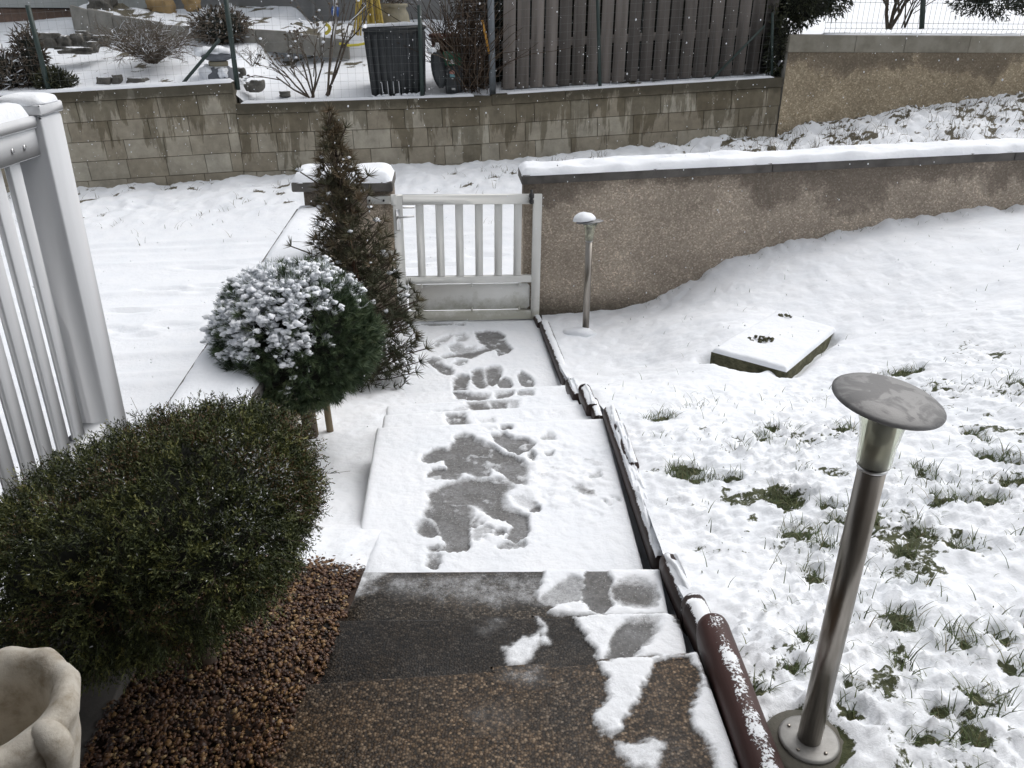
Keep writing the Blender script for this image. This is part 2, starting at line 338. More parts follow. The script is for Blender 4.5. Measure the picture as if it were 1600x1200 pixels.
# ------------------------------------------------------------------ building helpers
WL = {}
def wloc(o):
    v = np.zeros(3)
    while o is not None:
        v = v + np.array(o.location); o = o.parent
    return v
def thing(name, loc, label, cat, group=None):
    o = bpy.data.objects.new(name, None); o.empty_display_size = 0.1; C.objects.link(o); o.location = Vector([float(x) for x in loc])
    o['label'] = label; o['category'] = cat
    if group: o['group'] = group
    return o
def tag(o, label=None, cat=None, group=None, kind=None):
    if label: o['label'] = label
    if cat: o['category'] = cat
    if group: o['group'] = group
    if kind: o['kind'] = kind
    return o
def mesh_np(name, V, Fq, mat, parent=None, smooth=False, attrs=None, kind=None, origin=None):
    V = np.asarray(V, float)
    off = wloc(parent) if parent is not None else np.zeros(3)
    org = np.asarray(origin, float) if origin is not None else off
    V = V - org
    me = bpy.data.meshes.new(name); me.vertices.add(len(V)); me.vertices.foreach_set('co', V.astype(np.float32).ravel())
    if isinstance(Fq, np.ndarray):
        n, s = Fq.shape; me.loops.add(n * s); me.polygons.add(n)
        me.loops.foreach_set('vertex_index', Fq.astype(np.int32).ravel())
        me.polygons.foreach_set('loop_start', np.arange(0, n * s, s, dtype=np.int32))
        me.polygons.foreach_set('loop_total', np.full(n, s, np.int32))
    else:
        tot = np.array([len(f) for f in Fq], np.int32); me.loops.add(int(tot.sum())); me.polygons.add(len(Fq))
        me.loops.foreach_set('vertex_index', np.array([i for f in Fq for i in f], np.int32))
        st = np.concatenate([[0], np.cumsum(tot)[:-1]]).astype(np.int32)
        me.polygons.foreach_set('loop_start', st); me.polygons.foreach_set('loop_total', tot)
    me.update(calc_edges=True); me.validate()
    if smooth: me.polygons.foreach_set('use_smooth', np.ones(len(me.polygons), bool))
    for k, a in (attrs or {}).items():
        at = me.attributes.new(k, 'FLOAT', 'POINT'); at.data.foreach_set('value', np.asarray(a, np.float32))
    me.materials.append(mat)
    o = bpy.data.objects.new(name, me); C.objects.link(o)
    if parent is not None: o.parent = parent
    o.location = Vector(org - off)
    if kind: o['kind'] = kind
    return o
class MB:
    def __init__(s): s.v = []; s.f = []; s.t = []
    def add(s, V, Fc, tint=None):
        b = len(s.v); s.v += [tuple(x) for x in V]; s.f += [tuple(i + b for i in f) for f in Fc]
        if tint is not None: s.t += [tint] * len(V)
    def box(s, c, size, R=None, ch=0.0):
        hx, hy, hz = [x / 2 for x in size]; R = np.eye(3) if R is None else R
        if ch <= 0:
            V = [(-hx, -hy, -hz), (hx, -hy, -hz), (hx, hy, -hz), (-hx, hy, -hz), (-hx, -hy, hz), (hx, -hy, hz), (hx, hy, hz), (-hx, hy, hz)]
            Fc = [(3, 2, 1, 0), (4, 5, 6, 7), (0, 1, 5, 4), (1, 2, 6, 5), (2, 3, 7, 6), (3, 0, 4, 7)]
        else:
            V = []; idx = {}
            for sx in (-1, 1):
                for sy in (-1, 1):
                    for sz in (-1, 1):
                        for ax in range(3):
                            p = [sx * (hx - ch), sy * (hy - ch), sz * (hz - ch)]
                            p[ax] = (sx * hx, sy * hy, sz * hz)[ax]
                            idx[(sx, sy, sz, ax)] = len(V); V.append(tuple(p))
            Fc = []
            for ax in range(3):
                for sg in (-1, 1):
                    o2 = [a for a in range(3) if a != ax]; q = []
                    for (i, j) in ((-1, -1), (1, -1), (1, 1), (-1, 1)):
                        k = [0, 0, 0]; k[ax] = sg; k[o2[0]] = i; k[o2[1]] = j; q.append(idx[(k[0], k[1], k[2], ax)])
                    Fc.append(tuple(q))
            for ax in range(3):
                o2 = [a for a in range(3) if a != ax]
                for i in (-1, 1):
                    for j in (-1, 1):
                        k1 = [0, 0, 0]; k1[o2[0]] = i; k1[o2[1]] = j; k2 = list(k1); k1[ax] = -1; k2[ax] = 1
                        Fc.append((idx[(*k1, o2[0])], idx[(*k2, o2[0])], idx[(*k2, o2[1])], idx[(*k1, o2[1])]))
            for sx in (-1, 1):
                for sy in (-1, 1):
                    for sz in (-1, 1): Fc.append(tuple(idx[(sx, sy, sz, a)] for a in range(3)))
        c = np.asarray(c, float)
        s.add([c + R @ np.array(p) for p in V], Fc); return s
    def tube(s, pts, rad, n=6, caps=True, tint=None):
        P = [np.asarray(p, float) for p in pts]; R = rad if hasattr(rad, '__len__') else [rad] * len(P)
        V = []; Fc = []
        up = np.array([0, 0, 1.0]); prev = None
        for i, p in enumerate(P):
            t = P[min(i + 1, len(P) - 1)] - P[max(i - 1, 0)]; t = t / (np.linalg.norm(t) + 1e-12)
            if prev is None:
                a = np.cross(t, up)
                if np.linalg.norm(a) < 1e-3: a = np.cross(t, np.array([1.0, 0, 0]))
            else: a = prev - t * (prev @ t)
            a = a / (np.linalg.norm(a) + 1e-12); prev = a; b = np.cross(t, a)
            for k in range(n):
                th = 2 * math.pi * k / n; V.append(p + R[i] * (a * math.cos(th) + b * math.sin(th)))
        for i in range(len(P) - 1):
            for k in range(n):
                k2 = (k + 1) % n; Fc.append((i * n + k, i * n + k2, (i + 1) * n + k2, (i + 1) * n + k))
        if caps: Fc += [tuple(range(n))[::-1], tuple((len(P) - 1) * n + k for k in range(n))]
        s.add(V, Fc, tint); return s
    def lathe(s, prof, c, n=32, R=None, wob=None, capb=True, capt=True):
        R = np.eye(3) if R is None else R; c = np.asarray(c, float); V = []; Fc = []
        for i, (r, z) in enumerate(prof):
            for k in range(n):
                th = 2 * math.pi * k / n; rr, zz = (r, z) if wob is None else wob(r, z, th, i)
                V.append(c + R @ np.array([rr * math.cos(th), rr * math.sin(th), zz]))
        for i in range(len(prof) - 1):
            for k in range(n):
                k2 = (k + 1) % n; Fc.append((i * n + k, i * n + k2, (i + 1) * n + k2, (i + 1) * n + k))
        if capb: Fc.append(tuple(range(n))[::-1])
        if capt: Fc.append(tuple((len(prof) - 1) * n + k for k in range(n)))
        s.add(V, Fc); return s
    def prism(s, bot, top):
        n = len(bot); Fc = [tuple(range(n))[::-1], tuple(range(n, 2 * n))] + [(i, (i + 1) % n, n + (i + 1) % n, n + i) for i in range(n)]
        s.add(list(bot) + list(top), Fc); return s
    def build(s, name, mat, parent=None, smooth=False, kind=None, origin=None, auto=None):
        V = np.array(s.v, float)
        o = mesh_np(name, V, s.f, mat, parent, smooth, {'tint': s.t} if len(s.t) == len(s.v) and s.t else None, kind,
                    origin)
        if auto:
            md = o.modifiers.new('bevel', 'BEVEL'); md.width = auto; md.segments = 2; md.limit_method = 'ANGLE'
        return o
def rotz(a): c, s_ = math.cos(a), math.sin(a); return np.array([[c, -s_, 0], [s_, c, 0], [0, 0, 1.0]])
def roty(a): c, s_ = math.cos(a), math.sin(a); return np.array([[c, 0, s_], [0, 1, 0], [-s_, 0, c]])
def rotx(a): c, s_ = math.cos(a), math.sin(a); return np.array([[1, 0, 0], [0, c, -s_], [0, s_, c]])
ICO = {}
def ico(level):
    if level in ICO: return ICO[level]
    import bmesh
    bm = bmesh.new(); bmesh.ops.create_icosphere(bm, subdivisions=level, radius=1.0)
    V = np.array([v.co[:] for v in bm.verts]); Fc = np.array([[l.index for l in f.verts] for f in bm.faces]); bm.free()
    ICO[level] = (V, Fc); return ICO[level]
def blobs(name, items, mat, parent=None, level=2, rough=0.25, fr=2.0, kind=None, smooth=True):
    V0, F0 = ico(level); VV = []; FF = []; b = 0
    for k, (c, r) in enumerate(items):
        r = np.asarray(r, float) * np.ones(3); sd = RNG.random(3) * 50
        n = 1 + rough * (vn(V0[:, 0] * fr + sd[0], V0[:, 1] * fr + V0[:, 2] * fr * 1.3 + sd[1], 3) * 2 - 1)
        q = RNG.normal(size=(3, 3)); q, _ = np.linalg.qr(q)
        W = (V0 * n[:, None]) * r
        VV.append(W + np.asarray(c)); FF.append(F0 + b); b += len(V0)
    return mesh_np(name, np.concatenate(VV), np.concatenate(FF), mat, parent, smooth, None, kind)
def rock(name, c, r, mat, parent=None, origin=None, flat=0.75):
    V0, F0 = ico(3); sd = RNG.random(3) * 50
    n = 1 + 0.45 * (vn(V0[:, 0] * 1.5 + sd[0], V0[:, 1] * 1.5 + V0[:, 2] * 1.9 + sd[1], 5) * 2 - 1) + 0.14 * (vn(V0[:, 0] * 5 + sd[2], V0[:, 1] * 5 + V0[:, 2] * 5, 6) * 2 - 1)
    W = V0 * n[:, None]; W = np.clip(W, -flat, flat) * np.asarray(r) + np.asarray(c)
    return mesh_np(name, W, F0, mat, parent, False, None, None, origin if origin is not None else np.array(c))
def grid_faces(nu, nv, mask=None):
    i = np.arange(nu - 1)[:, None] * nv + np.arange(nv - 1)[None, :]
    Q = np.stack([i, i + nv, i + nv + 1, i + 1], -1).reshape(-1, 4)
    if mask is not None: Q = Q[mask.reshape(-1)]
    return Q
def compact(V, Fc, attrs):
    used = np.unique(Fc); mp = np.full(len(V), -1); mp[used] = np.arange(len(used))
    return V[used], mp[Fc], {k: np.asarray(a)[used] for k, a in attrs.items()}
def snow_cap(name, pts, w, h, parent, side=(1, 0, 0), amp=0.3, step=0.04, seed=1, nv=13, ends=True, drop=0.01, gap=0.0):
    """a ridge of settled snow along a polyline, pts on the top surface"""
    P = [np.asarray(p, float) for p in pts]; L = [0]
    for a, b in zip(P[:-1], P[1:]): L.append(L[-1] + np.linalg.norm(b - a))
    n = max(6, int(L[-1] / step)); S = np.linspace(0, L[-1], n); side = np.asarray(side, float) / np.linalg.norm(side)
    ctr = np.stack([np.interp(S, L, [p[k] for p in P]) for k in range(3)], 1)
    q = np.linspace(-1, 1, nv); prof = np.clip(1 - np.abs(q) ** 5, 0, 1) ** 0.45
    SS, QQ = np.meshgrid(S, q, indexing='ij')
    endf = np.clip(np.minimum(S, L[-1] - S) / (h * 1.1), 0, 1); endf = np.sqrt(1 - (1 - endf) ** 2) if ends else np.ones_like(S)
    H = h * prof[None, :] * endf[:, None] * (1 + amp * (fbm(SS * 5 + seed, QQ * w * 4, 3, seed) * 2 - 1)) + prof[None, :] * h * 0.1 * (vn(SS * 30, QQ * w * 30, seed) - 0.5)
    if gap: g_ = sst(gap, gap + .12, fbm(SS * 9 + seed * 3.1, QQ * 1.6, 4, seed + 9)); H = H * g_ - .006 * (1 - g_)
    off = QQ * w / 2 * (1 + 0.045 * (fbm(SS * 9 + 5, np.sign(QQ) * 3 + seed, 3, seed + 4) * 2 - 1))
    V = ctr[:, None, :] + side[None, None, :] * off[..., None] + np.array([0, 0, 1.0])[None, None, :] * (H - (np.abs(QQ) > 0.99) * drop + 0.002)[..., None]
    return mesh_np(name, V.reshape(-1, 3), grid_faces(n, nv), M_SNOW, parent, True)

# ------------------------------------------------------------------ wall lines
BWA, BWB = 11.75, 0.12                                     # block wall face: Y = BWA + BWB X
def bwY(x): return BWA + BWB * x
BASEX = [-40, -5.9, -2.8, 0, 3.7, 5.5, 7.4, 14, 40]; BASEZ = [-0.9, 0.03, 0.23, 0.38, 0.7, 1.0, 1.22, 1.7, 2.6]
def zbase(x): return np.interp(x, BASEX, BASEZ)
TX = [-3.66, -0.69, 3.7]; TZ = [1.14, 1.22, 1.47]
def ztop_low(x): return np.interp(x, TX, TZ)
def ztop_high(x): return 1.285 + 0.054 * (x + 5.9)
GX = math.radians(4.7)                                     # the stair axis leans left of the view axis
EX = np.array([math.cos(GX), math.sin(GX), 0]); EY = np.array([-math.sin(GX), math.cos(GX), 0])
GR = PZ(842, 497, 0.03)                                    # gate's right bottom corner
def gw(s, d=0.0, z=0.0): return np.array([GR[0], GR[1], 0]) + EX * s + EY * d + np.array([0, 0, z])   # along the street wall, s from gate's right edge

# ------------------------------------------------------------------ street: snow sheet out to the block wall and beyond it the far field
def street_z(X, Y):
    road = np.where(X > 0, 0.06 * X, 0.022 * X) - 0.03
    road = np.where(X > 14, 0.84 + 0.03 * (X - 14) - 0.03, road)
    k = sst(8.2, 11.6, Y - BWB * X * 1.0)
    return road + (zbase(X) - road) * k
def axis_pts(segs):
    r = []
    for a, b, st in segs: r += list(np.arange(a, b, st))
    r.append(segs[-1][1]); return np.array(r)
xs = axis_pts([(-60, -8, 1.2), (-8, 7.6, 0.035), (7.6, 60, 1.2)]); ss = axis_pts([(-14, 1.5, 0.8), (1.5, 11.78, 0.035)])
SX, S0 = np.meshgrid(xs, ss, indexing='ij'); SY = S0 + BWB * np.clip(SX, -60, 60) * sst(6.5, 11, S0)
Z = street_z(SX, SY)
bank = sst(9.3, 10.8, S0)
trk = np.zeros_like(Z)
for c, wd, dp in ((7.55, 0.16, 0.012), (8.9, 0.17, 0.016), (9.15, 0.12, 0.01), (6.2, 0.15, 0.012), (5.6, 0.16, 0.01), (4.7, 0.15, 0.009)):
    yy = SY - 0.1 * SX - c - 0.18 * np.sin(SX * 0.5 + c) * (c < 7)
    dp *= 1.5; trk -= dp * np.exp(-(yy / wd) ** 4) - dp * 0.7 * np.exp(-((np.abs(yy) - wd * 1.35) / 0.06) ** 2)
fine = 0.022 * (fbm(SX * 1.2, SY * 1.2, 3, 3) - 0.5) + 0.012 * (fbm(SX * 9, SY * 9, 3, 8) - 0.5)
rough = bank * (0.10 * (fbm(SX * 3, SY * 3, 4, 21) - 0.5) + 0.05 * (fbm(SX * 11, SY * 11, 3, 22) - 0.5))
rightb = sst(1.0, 4.0, SX)
rough = rough * (1 + .5 * rightb) + bank * rightb * .05 * (fbm(SX * 22, SY * 22, 3, 23) - .5)
for (u, v, a, b) in ((620, 505, 0, 0),):
    pass
prints = [(250, 441, .22, .07), (215, 336, .12, .06), (300, 443, .16, .06), (330, 437, .2, .05), (190, 505, .15, .05), (215, 512, .14, .06), (345, 505, .14, .06), (270, 497, .2, .06), (380, 490, .2, .1), (220, 330, .12, .1), (445, 403, .3, .07), (672, 405, .16, .06), (640, 412, .25, .05), (700, 412, .15, .05), (760, 400, .2, .06), (320, 410, .3, .05), (170, 500, .1, .05), (200, 475, .2, .04)]
for (u, v, a, b) in prints:
    q = PZ(u, v, -0.03)
    e = ((SX - q[0]) / a) ** 2 + ((SY - q[1]) / b) ** 2
    Z -= 0.03 * np.exp(-e ** 2) - 0.012 * np.exp(-((np.sqrt(e) - 1.35) / 0.25) ** 2)
Z = Z + trk + fine + rough + sst(11.25, 11.75, S0) * 0.05 * fbm(SX * 4, SX * 0 + 3, 3, 5)
cov = 1 - bank * np.clip(sst(0.62, 0.72, fbm(SX * 7, SY * 7, 5, 31)) * 0.9 * sst(0.5, 0.62, fbm(SX * 1.3, SY * 1.3, 2, 33)) + rightb * sst(0.46, 0.66, fbm(SX * 16, SY * 18, 4, 35) * .62 + .38 * fbm(SX * 3, SY * 4, 3, 36)) * 0.95, 0, 1)
cov = np.clip(cov, 0, 1)
street = mesh_np('street', np.stack([SX, SY, Z], -1).reshape(-1, 3), grid_faces(*SX.shape), M_BANK, None, True, {'cover': cov.ravel()})
tag(street, 'snow covered street and verge running past the gate', kind='structure')

# neighbour's garden and the field beyond, one sheet to the horizon
xs = axis_pts([(-900, -60, 60), (-60, -8, 2), (-8, 9, 0.07), (9, 60, 2), (60, 900, 60)]); ss = axis_pts([(0.12, 7, 0.07), (7, 40, 1.5), (40, 1200, 60)])
SX, S0 = np.meshgrid(xs, ss, indexing='ij'); SY = bwY(np.clip(SX, -60, 60)) + S0
gt = np.where(SX < -3.66, ztop_high(np.clip(SX, -30, 0)) - 0.0, ztop_low(np.clip(SX, -3.66, 3.7)) - 0.04)
k = sst(-3.9, -3.5, SX); gt = (ztop_high(np.clip(SX, -20, 0)) * (1 - k) + (ztop_low(np.clip(SX, -3.6, 3.7)) - 0.04) * k)
k2 = sst(3.5, 4.0, SX); gt = gt * (1 - k2) + 1.97 * k2
rise = np.where(SX < 3.7, 0.2, 0.0)
Z = gt + rise * np.clip(S0, 0, 5) + 0.12 * (fbm(SX * 1.1, SY * 1.1, 4, 41) - 0.5) * sst(0.2, 1.2, S0) + 0.03 * (fbm(SX * 6, SY * 6, 3, 43) - 0.5) - sst(30, 400, S0) * 0.4
cov = 1 - sst(0.6, 0.7, fbm(SX * 5, SY * 5, 5, 45)) * sst(0.5, 0.6, fbm(SX * 0.9, SY * 0.9, 2, 46)) * 0.9 * (SX < 3.7)
garden = mesh_np('snowy_ground', np.stack([SX, SY, Z], -1).reshape(-1, 3), grid_faces(*SX.shape), M_BANK, None, True, {'cover': cov.ravel()})
tag(garden, 'snow covered ground of the garden and field above the block wall', kind='structure')

# ------------------------------------------------------------------ block walls across the street
WD = np.array([1, BWB, 0]) / math.hypot(1, BWB); WN = np.array([BWB, -1, 0]) / math.hypot(1, BWB); WANG = math.atan(BWB)
def bwp(x, d=0.0, z=0.0): return np.array([x, bwY(x), z]) - WN * d
def block_mesh(name, mat, sd):
    r = np.random.default_rng(sd); mb = MB(); hx, hy, hz, c = 0.5, 0.5, 0.5, 0.013
    V = [(-hx, -hy + c, -hz), (hx, -hy + c, -hz), (hx, -hy + c, hz), (-hx, -hy + c, hz)]
    j = r.normal(size=(4, 2)) * 0.006
    V += [(-hx + c * .6 + j[0, 0], -hy, -hz + c * 1.2 + j[0, 1]), (hx - c * .6 + j[1, 0], -hy, -hz + c * 1.2), (hx - c * .6, -hy, hz - c * 1.2 + j[2, 1]), (-hx + c * .6, -hy, hz - c * 1.2 + j[3, 1])]
    V += [(-hx, hy, -hz), (hx, hy, -hz), (hx, hy, hz), (-hx, hy, hz)]
    Fc = [(4, 5, 6, 7), (0, 1, 5, 4), (1, 2, 6, 5), (2, 3, 7, 6), (3, 0, 4, 7), (0, 8, 9, 1), (1, 9, 10, 2), (2, 10, 11, 3), (3, 11, 8, 0), (8, 11, 10, 9)]
    me = bpy.data.meshes.new(name); me.from_pydata(V, [], Fc); me.materials.append(mat); me.update(); return me
def block_wall(label, x0, x1, ztop, mat, caph, rows, seed, depth=0.2):
    r = random.Random(seed)
    root = thing('block_wall', bwp(x0, 0, zbase(x0)), label, 'wall'); rl = np.array(root.location)
    ms = [block_mesh('block', mat, seed * 10 + i) for i in range(5)]
    core = MB(); xsn = np.linspace(x0, x1, 9)
    for a, b in zip(xsn[:-1], xsn[1:]):
        bot = [bwp(a, .02, -0.8), bwp(b, .02, -0.8), bwp(b, depth + .1, -0.8), bwp(a, depth + .1, -0.8)]
        top = [bwp(a, .02, ztop(a) - .02), bwp(b, .02, ztop(b) - .02), bwp(b, depth + .1, ztop(b) - .02), bwp(a, depth + .1, ztop(a) - .02)]
        core.prism(bot, top)
    core.build('mortar', M_MORTAR, root)
    def put(nm, mesh, xa, xb, zc, hh, jit):
        xc = (xa + xb) / 2; sl = math.atan((ztop(xc + .1) - ztop(xc - .1)) / .2 * math.cos(WANG))
        o = bpy.data.objects.new(nm, mesh); C.objects.link(o); o.parent = root
        L = (xb - xa) / math.cos(WANG) / math.cos(sl) - 0.007
        o.scale = (L, 0.2, hh - 0.007)
        o.rotation_euler = Matrix(rotz(WANG) @ roty(-sl)).to_euler()
        o.location = Vector(bwp(xc, 0.1 + jit, zc) - rl)
    for k in range(rows):
        x = x0 - (0.25 if k % 2 else 0.0) - r.random() * .12
        while x < x1 - 0.02:
            wv = 0.5 if r.random() < .86 else r.choice((0.25, 0.33))
            a, b = max(x, x0), min(x + wv, x1); x += wv
            if x1 - b < 0.1: b = x1; x = x1
            if b - a < 0.06: continue
            xc = (a + b) / 2; zc = ztop(xc) - caph - (k + .5) * 0.25
            if zc + .125 < zbase(xc) - 0.06: continue
            put('block', r.choice(ms), a, b, zc, 0.25, r.uniform(-.004, .005))
    x = x0
    while x < x1 - .05:
        b = min(x + 1.0 + r.random() * .5, x1)
        if x1 - b < .3: b = x1
        xc = (x + b) / 2; put('coping', r.choice(ms), x, b, ztop(xc) - caph / 2, caph, -0.012); x = b
    return root
WL1 = block_wall('higher left stretch of old grey concrete block wall across the street', -7.6, -3.66, ztop_high, M_BLK1, 0.13, 6, 3)
WL2 = block_wall('long lower stretch of stained concrete block wall below the plank fence', -3.66, 3.72, ztop_low, M_BLK2, 0.13, 5, 5)
snow_cap('snow_cap', [bwp(x, .12, ztop_high(x)) for x in np.linspace(-7.6, -3.68, 8)], .24, .035, WL1, WN, .5, seed=3)
xx = np.linspace(-3.6, -0.55, 10)
snow_cap('snow_cap', [bwp(x, .14, ztop_low(x)) for x in xx], .2, .022, WL2, WN, .7, seed=4)
xx = np.linspace(-0.1, 3.6, 10)
snow_cap('snow_cap', [bwp(x, .07, ztop_low(x)) for x in xx], .1, .018, WL2, WN, .6, seed=6)

# concrete wall further right, rougher and higher, with a course of big coping blocks
RW = thing('concrete_wall', bwp(3.74, 0, .7), 'tall brown cast concrete retaining wall at the upper right, cracked', 'wall')
xg = np.linspace(3.74, 16, 150); zg = np.linspace(0, 1, 14)
XX, ZZ = np.meshgrid(xg, zg, indexing='ij'); zb_ = zbase(XX) - .5; Zz = zb_ + (1.79 - zb_) * ZZ
dep = -0.0 + 0.03 * (fbm(XX * 2, Zz * 2.5, 4, 51) - .5) + 0.02 * (fbm(XX * 9, Zz * 9, 3, 52) - .5)
crk = np.abs(XX - 6.72 - (Zz - 1.3) * 0.22 - .03 * np.sin(Zz * 21)); dep = dep + 0.03 * np.exp(-(crk / .02) ** 2)
V = np.stack([XX, bwY(XX), Zz], -1) - WN[None, None, :] * dep[..., None]
mesh_np('wall_face', V.reshape(-1, 3), grid_faces(*XX.shape)[:, ::-1], M_REND2, RW, True)
mb = MB(); mb.prism([bwp(3.74, .03, .2), bwp(16, .03, .2), bwp(16, .3, .2), bwp(3.74, .3, .2)], [bwp(3.74, .03, 1.79), bwp(16, .03, 1.79), bwp(16, .3, 1.79), bwp(3.74, .3, 1.79)]).build('wall_core', M_CONC, RW)
x = 3.73; cm = block_mesh('coping_block', mat_simple('coping_concrete', (0.17, 0.155, 0.12), (0.31, 0.295, 0.25), 3.5, 0.9, bump=0.5, bscale=90, rnd=0.15), 99)
while x < 15:
    wv = random.choice((0.72, 0.95, 1.15)); o = bpy.data.objects.new('coping_block', cm); C.objects.link(o); o.parent = RW
    o.scale = (wv / math.cos(WANG) - .006, .3, .215); o.rotation_euler = (0, 0, WANG); o.location = Vector(bwp(x + wv / 2, .145, 1.9) - np.array(RW.location)); x += wv
snow_cap('snow_cap', [bwp(x, .22, 2.005) for x in np.linspace(4.3, 7.2, 12)], .16, .022, RW, WN, .8, seed=9)

# ------------------------------------------------------------------ garden wall beside the gate (right) and pillar (left)
GWL = thing('garden_wall', gw(-0.13, .2, 0), 'long brown roughcast garden wall right of the gate, snow on its coping', 'wall')
zc0 = PW(820, 287, GR[1] + .06 - math.tan(GX) * GR[0], math.tan(GX))[2]
zc1 = PW(1600, 247, GR[1] + .06 - math.tan(GX) * GR[0], math.tan(GX))[2]
s0, s1 = -0.13, 14.0; wslope = (zc1 - zc0) / 4.3
def zcop(s): return zc0 + wslope * (s + 0.13)
sg = np.linspace(s0, s1, 420); zg = np.linspace(0, 1, 40); SG, ZG = np.meshgrid(sg, zg, indexing='ij')
Zw = -.3 + (zcop(SG) + .005 + .3) * ZG
dep = .06 + .012 * (fbm(SG * 3, Zw * 3, 3, 61) - .5) - .008 * fbm(SG * 26, Zw * 26, 2, 62)
V = np.array([GR[0], GR[1], 0]) + EX * SG[..., None] + EY * dep[..., None] + np.array([0, 0, 1.]) * Zw[..., None]
mesh_np('roughcast_face', V.reshape(-1, 3), grid_faces(*SG.shape)[:, ::-1], M_REND, GWL, True)
mb = MB(); mb.prism([gw(s0, .07, -.3), gw(s1, .07, -.3), gw(s1, .32, -.3), gw(s0, .32, -.3)], [gw(s0, .07, zcop(s0)), gw(s1, .07, zcop(s1)), gw(s1, .32, zcop(s1)), gw(s0, .32, zcop(s0))]).build('wall_core', M_REND, GWL)
ct = 0.075
for i in range(7):
    a, b = s0 - .03 + i * 2.0, s0 - .03 + i * 2.0 + 1.996
    MB().prism([gw(a, .02, zcop(a)), gw(b, .02, zcop(b)), gw(b, .37, zcop(b)), gw(a, .37, zcop(a))], [gw(a, .02, zcop(a) + ct), gw(b, .02, zcop(b) + ct), gw(b, .37, zcop(b) + ct), gw(a, .37, zcop(a) + ct)]).build('coping_slab', M_COPING, GWL, auto=.008)
snow_cap('snow_cap', [gw(s, .195, zcop(s) + ct) for s in np.linspace(s0 - .03, 13, 30)], .36, .048, GWL, EY, .6, .03, seed=12)

PW_ = 1.167
sl = -PW_ - .003                                             # pillar's right face
PIL = thing('gate_pillar', gw(sl - .34, .2, 0), 'short roughcast gate pillar with dark overhanging snow topped cap', 'gate pillar')
ptop = PY(560, 298, (gw(sl, 0)[1]) + .02)[2]
MB().prism([gw(sl - .68, .05, -.3), gw(sl, .05, -.3), gw(sl, .4, -.3), gw(sl - .68, .4, -.3)], [gw(sl - .68, .05, ptop), gw(sl, .05, ptop), gw(sl, .4, ptop), gw(sl - .68, .4, ptop)]).build('pillar_body', M_REND, PIL)
MB().prism([gw(sl - .76, .0, ptop), gw(sl + .01, .0, ptop), gw(sl + .01, .45, ptop), gw(sl - .76, .45, ptop)], [gw(sl - .76, .0, ptop + .075), gw(sl + .01, .0, ptop + .075), gw(sl + .01, .45, ptop + .075), gw(sl - .76, .45, ptop + .075)]).build('cap_stone', M_COPING, PIL, auto=.01)
snow_cap('snow_cap', [gw(s, .225, ptop + .075) for s in np.linspace(sl - .76, sl + .005, 6)], .45, .075, PIL, EY, .25, .025, seed=14)

# low wall running from the pillar towards the house
def lw(Y):                                                  # left edge, right edge, top of the low wall at a depth Y
    xl = np.interp(Y, [-1, 3.0, 6.45], [-1.16, -1.463, -1.70]); xr = xl + np.interp(Y, [2.5, 6.45], [.36, .37]); return xl, xr, np.interp(Y, [-1, 3, 6.45], [.86, .90, .955])
LWT = thing('low_wall', (-1.25, 4.5, 0), 'low wall with wide snow covered coping between driveway and planted bed', 'wall')
ysl = [-.6, .9, 2.3, 3.72, 5.42, float(gw(sl - .5, .05)[1])]
mb = MB()
for a, b in zip(ysl[:-1], ysl[1:]):
    (l0, r0, z0), (l1, r1, z1) = lw(a), lw(b)
    mb.prism([(l0 + .035, a, -.4), (r0 - .035, a, -.4), (r1 - .035, b, -.4), (l1 + .035, b, -.4)], [(l0 + .035, a, z0 - .06), (r0 - .035, a, z0 - .06), (r1 - .035, b, z1 - .06), (l1 + .035, b, z1 - .06)])
    MB().prism([(l0, a + .004, z0 - .06), (r0, a + .004, z0 - .06), (r1, b - .004, z1 - .06), (l1, b - .004, z1 - .06)], [(l0, a + .004, z0), (r0, a + .004, z0), (r1, b - .004, z1), (l1, b - .004, z1)]).build('coping_slab', M_COPING, LWT, auto=.006)
mb.build('wall_body', M_REND, LWT)
yc = [a for a in ysl]
for i, (a, b) in enumerate(zip(ysl[:-1], ysl[1:])):
    if b < 2.5: continue
    pts = [((lw(y)[0] + lw(y)[1]) / 2, y, lw(y)[2]) for y in np.linspace(a + .006, b - .006, 6)]
    snow_cap('snow_cap', pts, .365, .026, LWT, (1, 0, 0), .35, .03, seed=20 + i, ends=False)

# ------------------------------------------------------------------ steps and path
ZS = dict(A=.945, B=.81, C=.675, D=.54, E=.405, F=.27, G=.135, H=0.0)
NOSE = dict(A=((470, 1067), (1090, 1024)), B=((470, 968), (1057, 962)), C=((480, 897), (1028, 894)), D=((590, 672), (942, 658)), E=((601, 652), (919, 635)), F=((605, 638), (899, 619)), G=((565, 621), (883, 605)))
edge = {k: (PZ(*a, ZS[k]), PZ(*b, ZS[k])) for k, (a, b) in NOSE.items()}
for kk in 'ABC':                                            # the left ends disappear in the gravel
    l, r = edge[kk]; dx = r - l; edge[kk] = (r - dx / dx[0] * (r[0] + .555), r)
gl, grr = PZ(628, 505, 0), PZ(838, 500, 0)
STEPS = thing('garden_steps', (-.05, 3, 0), 'aggregate concrete garden steps, near ones bare, lower ones under trodden snow', 'steps')
def tread(key, nxt_l, nxt_r):
    """far edge = own nosing; near edge = under the step above"""
    l, r = edge[key] if key in edge else (gl, grr)
    return [nxt_l, nxt_r, r, l]
prev = {'A': (np.array([-.555, -.5, 0]), np.array([.62, -.5, 0]))}
order = 'ABCDEFGH'
quads = {}
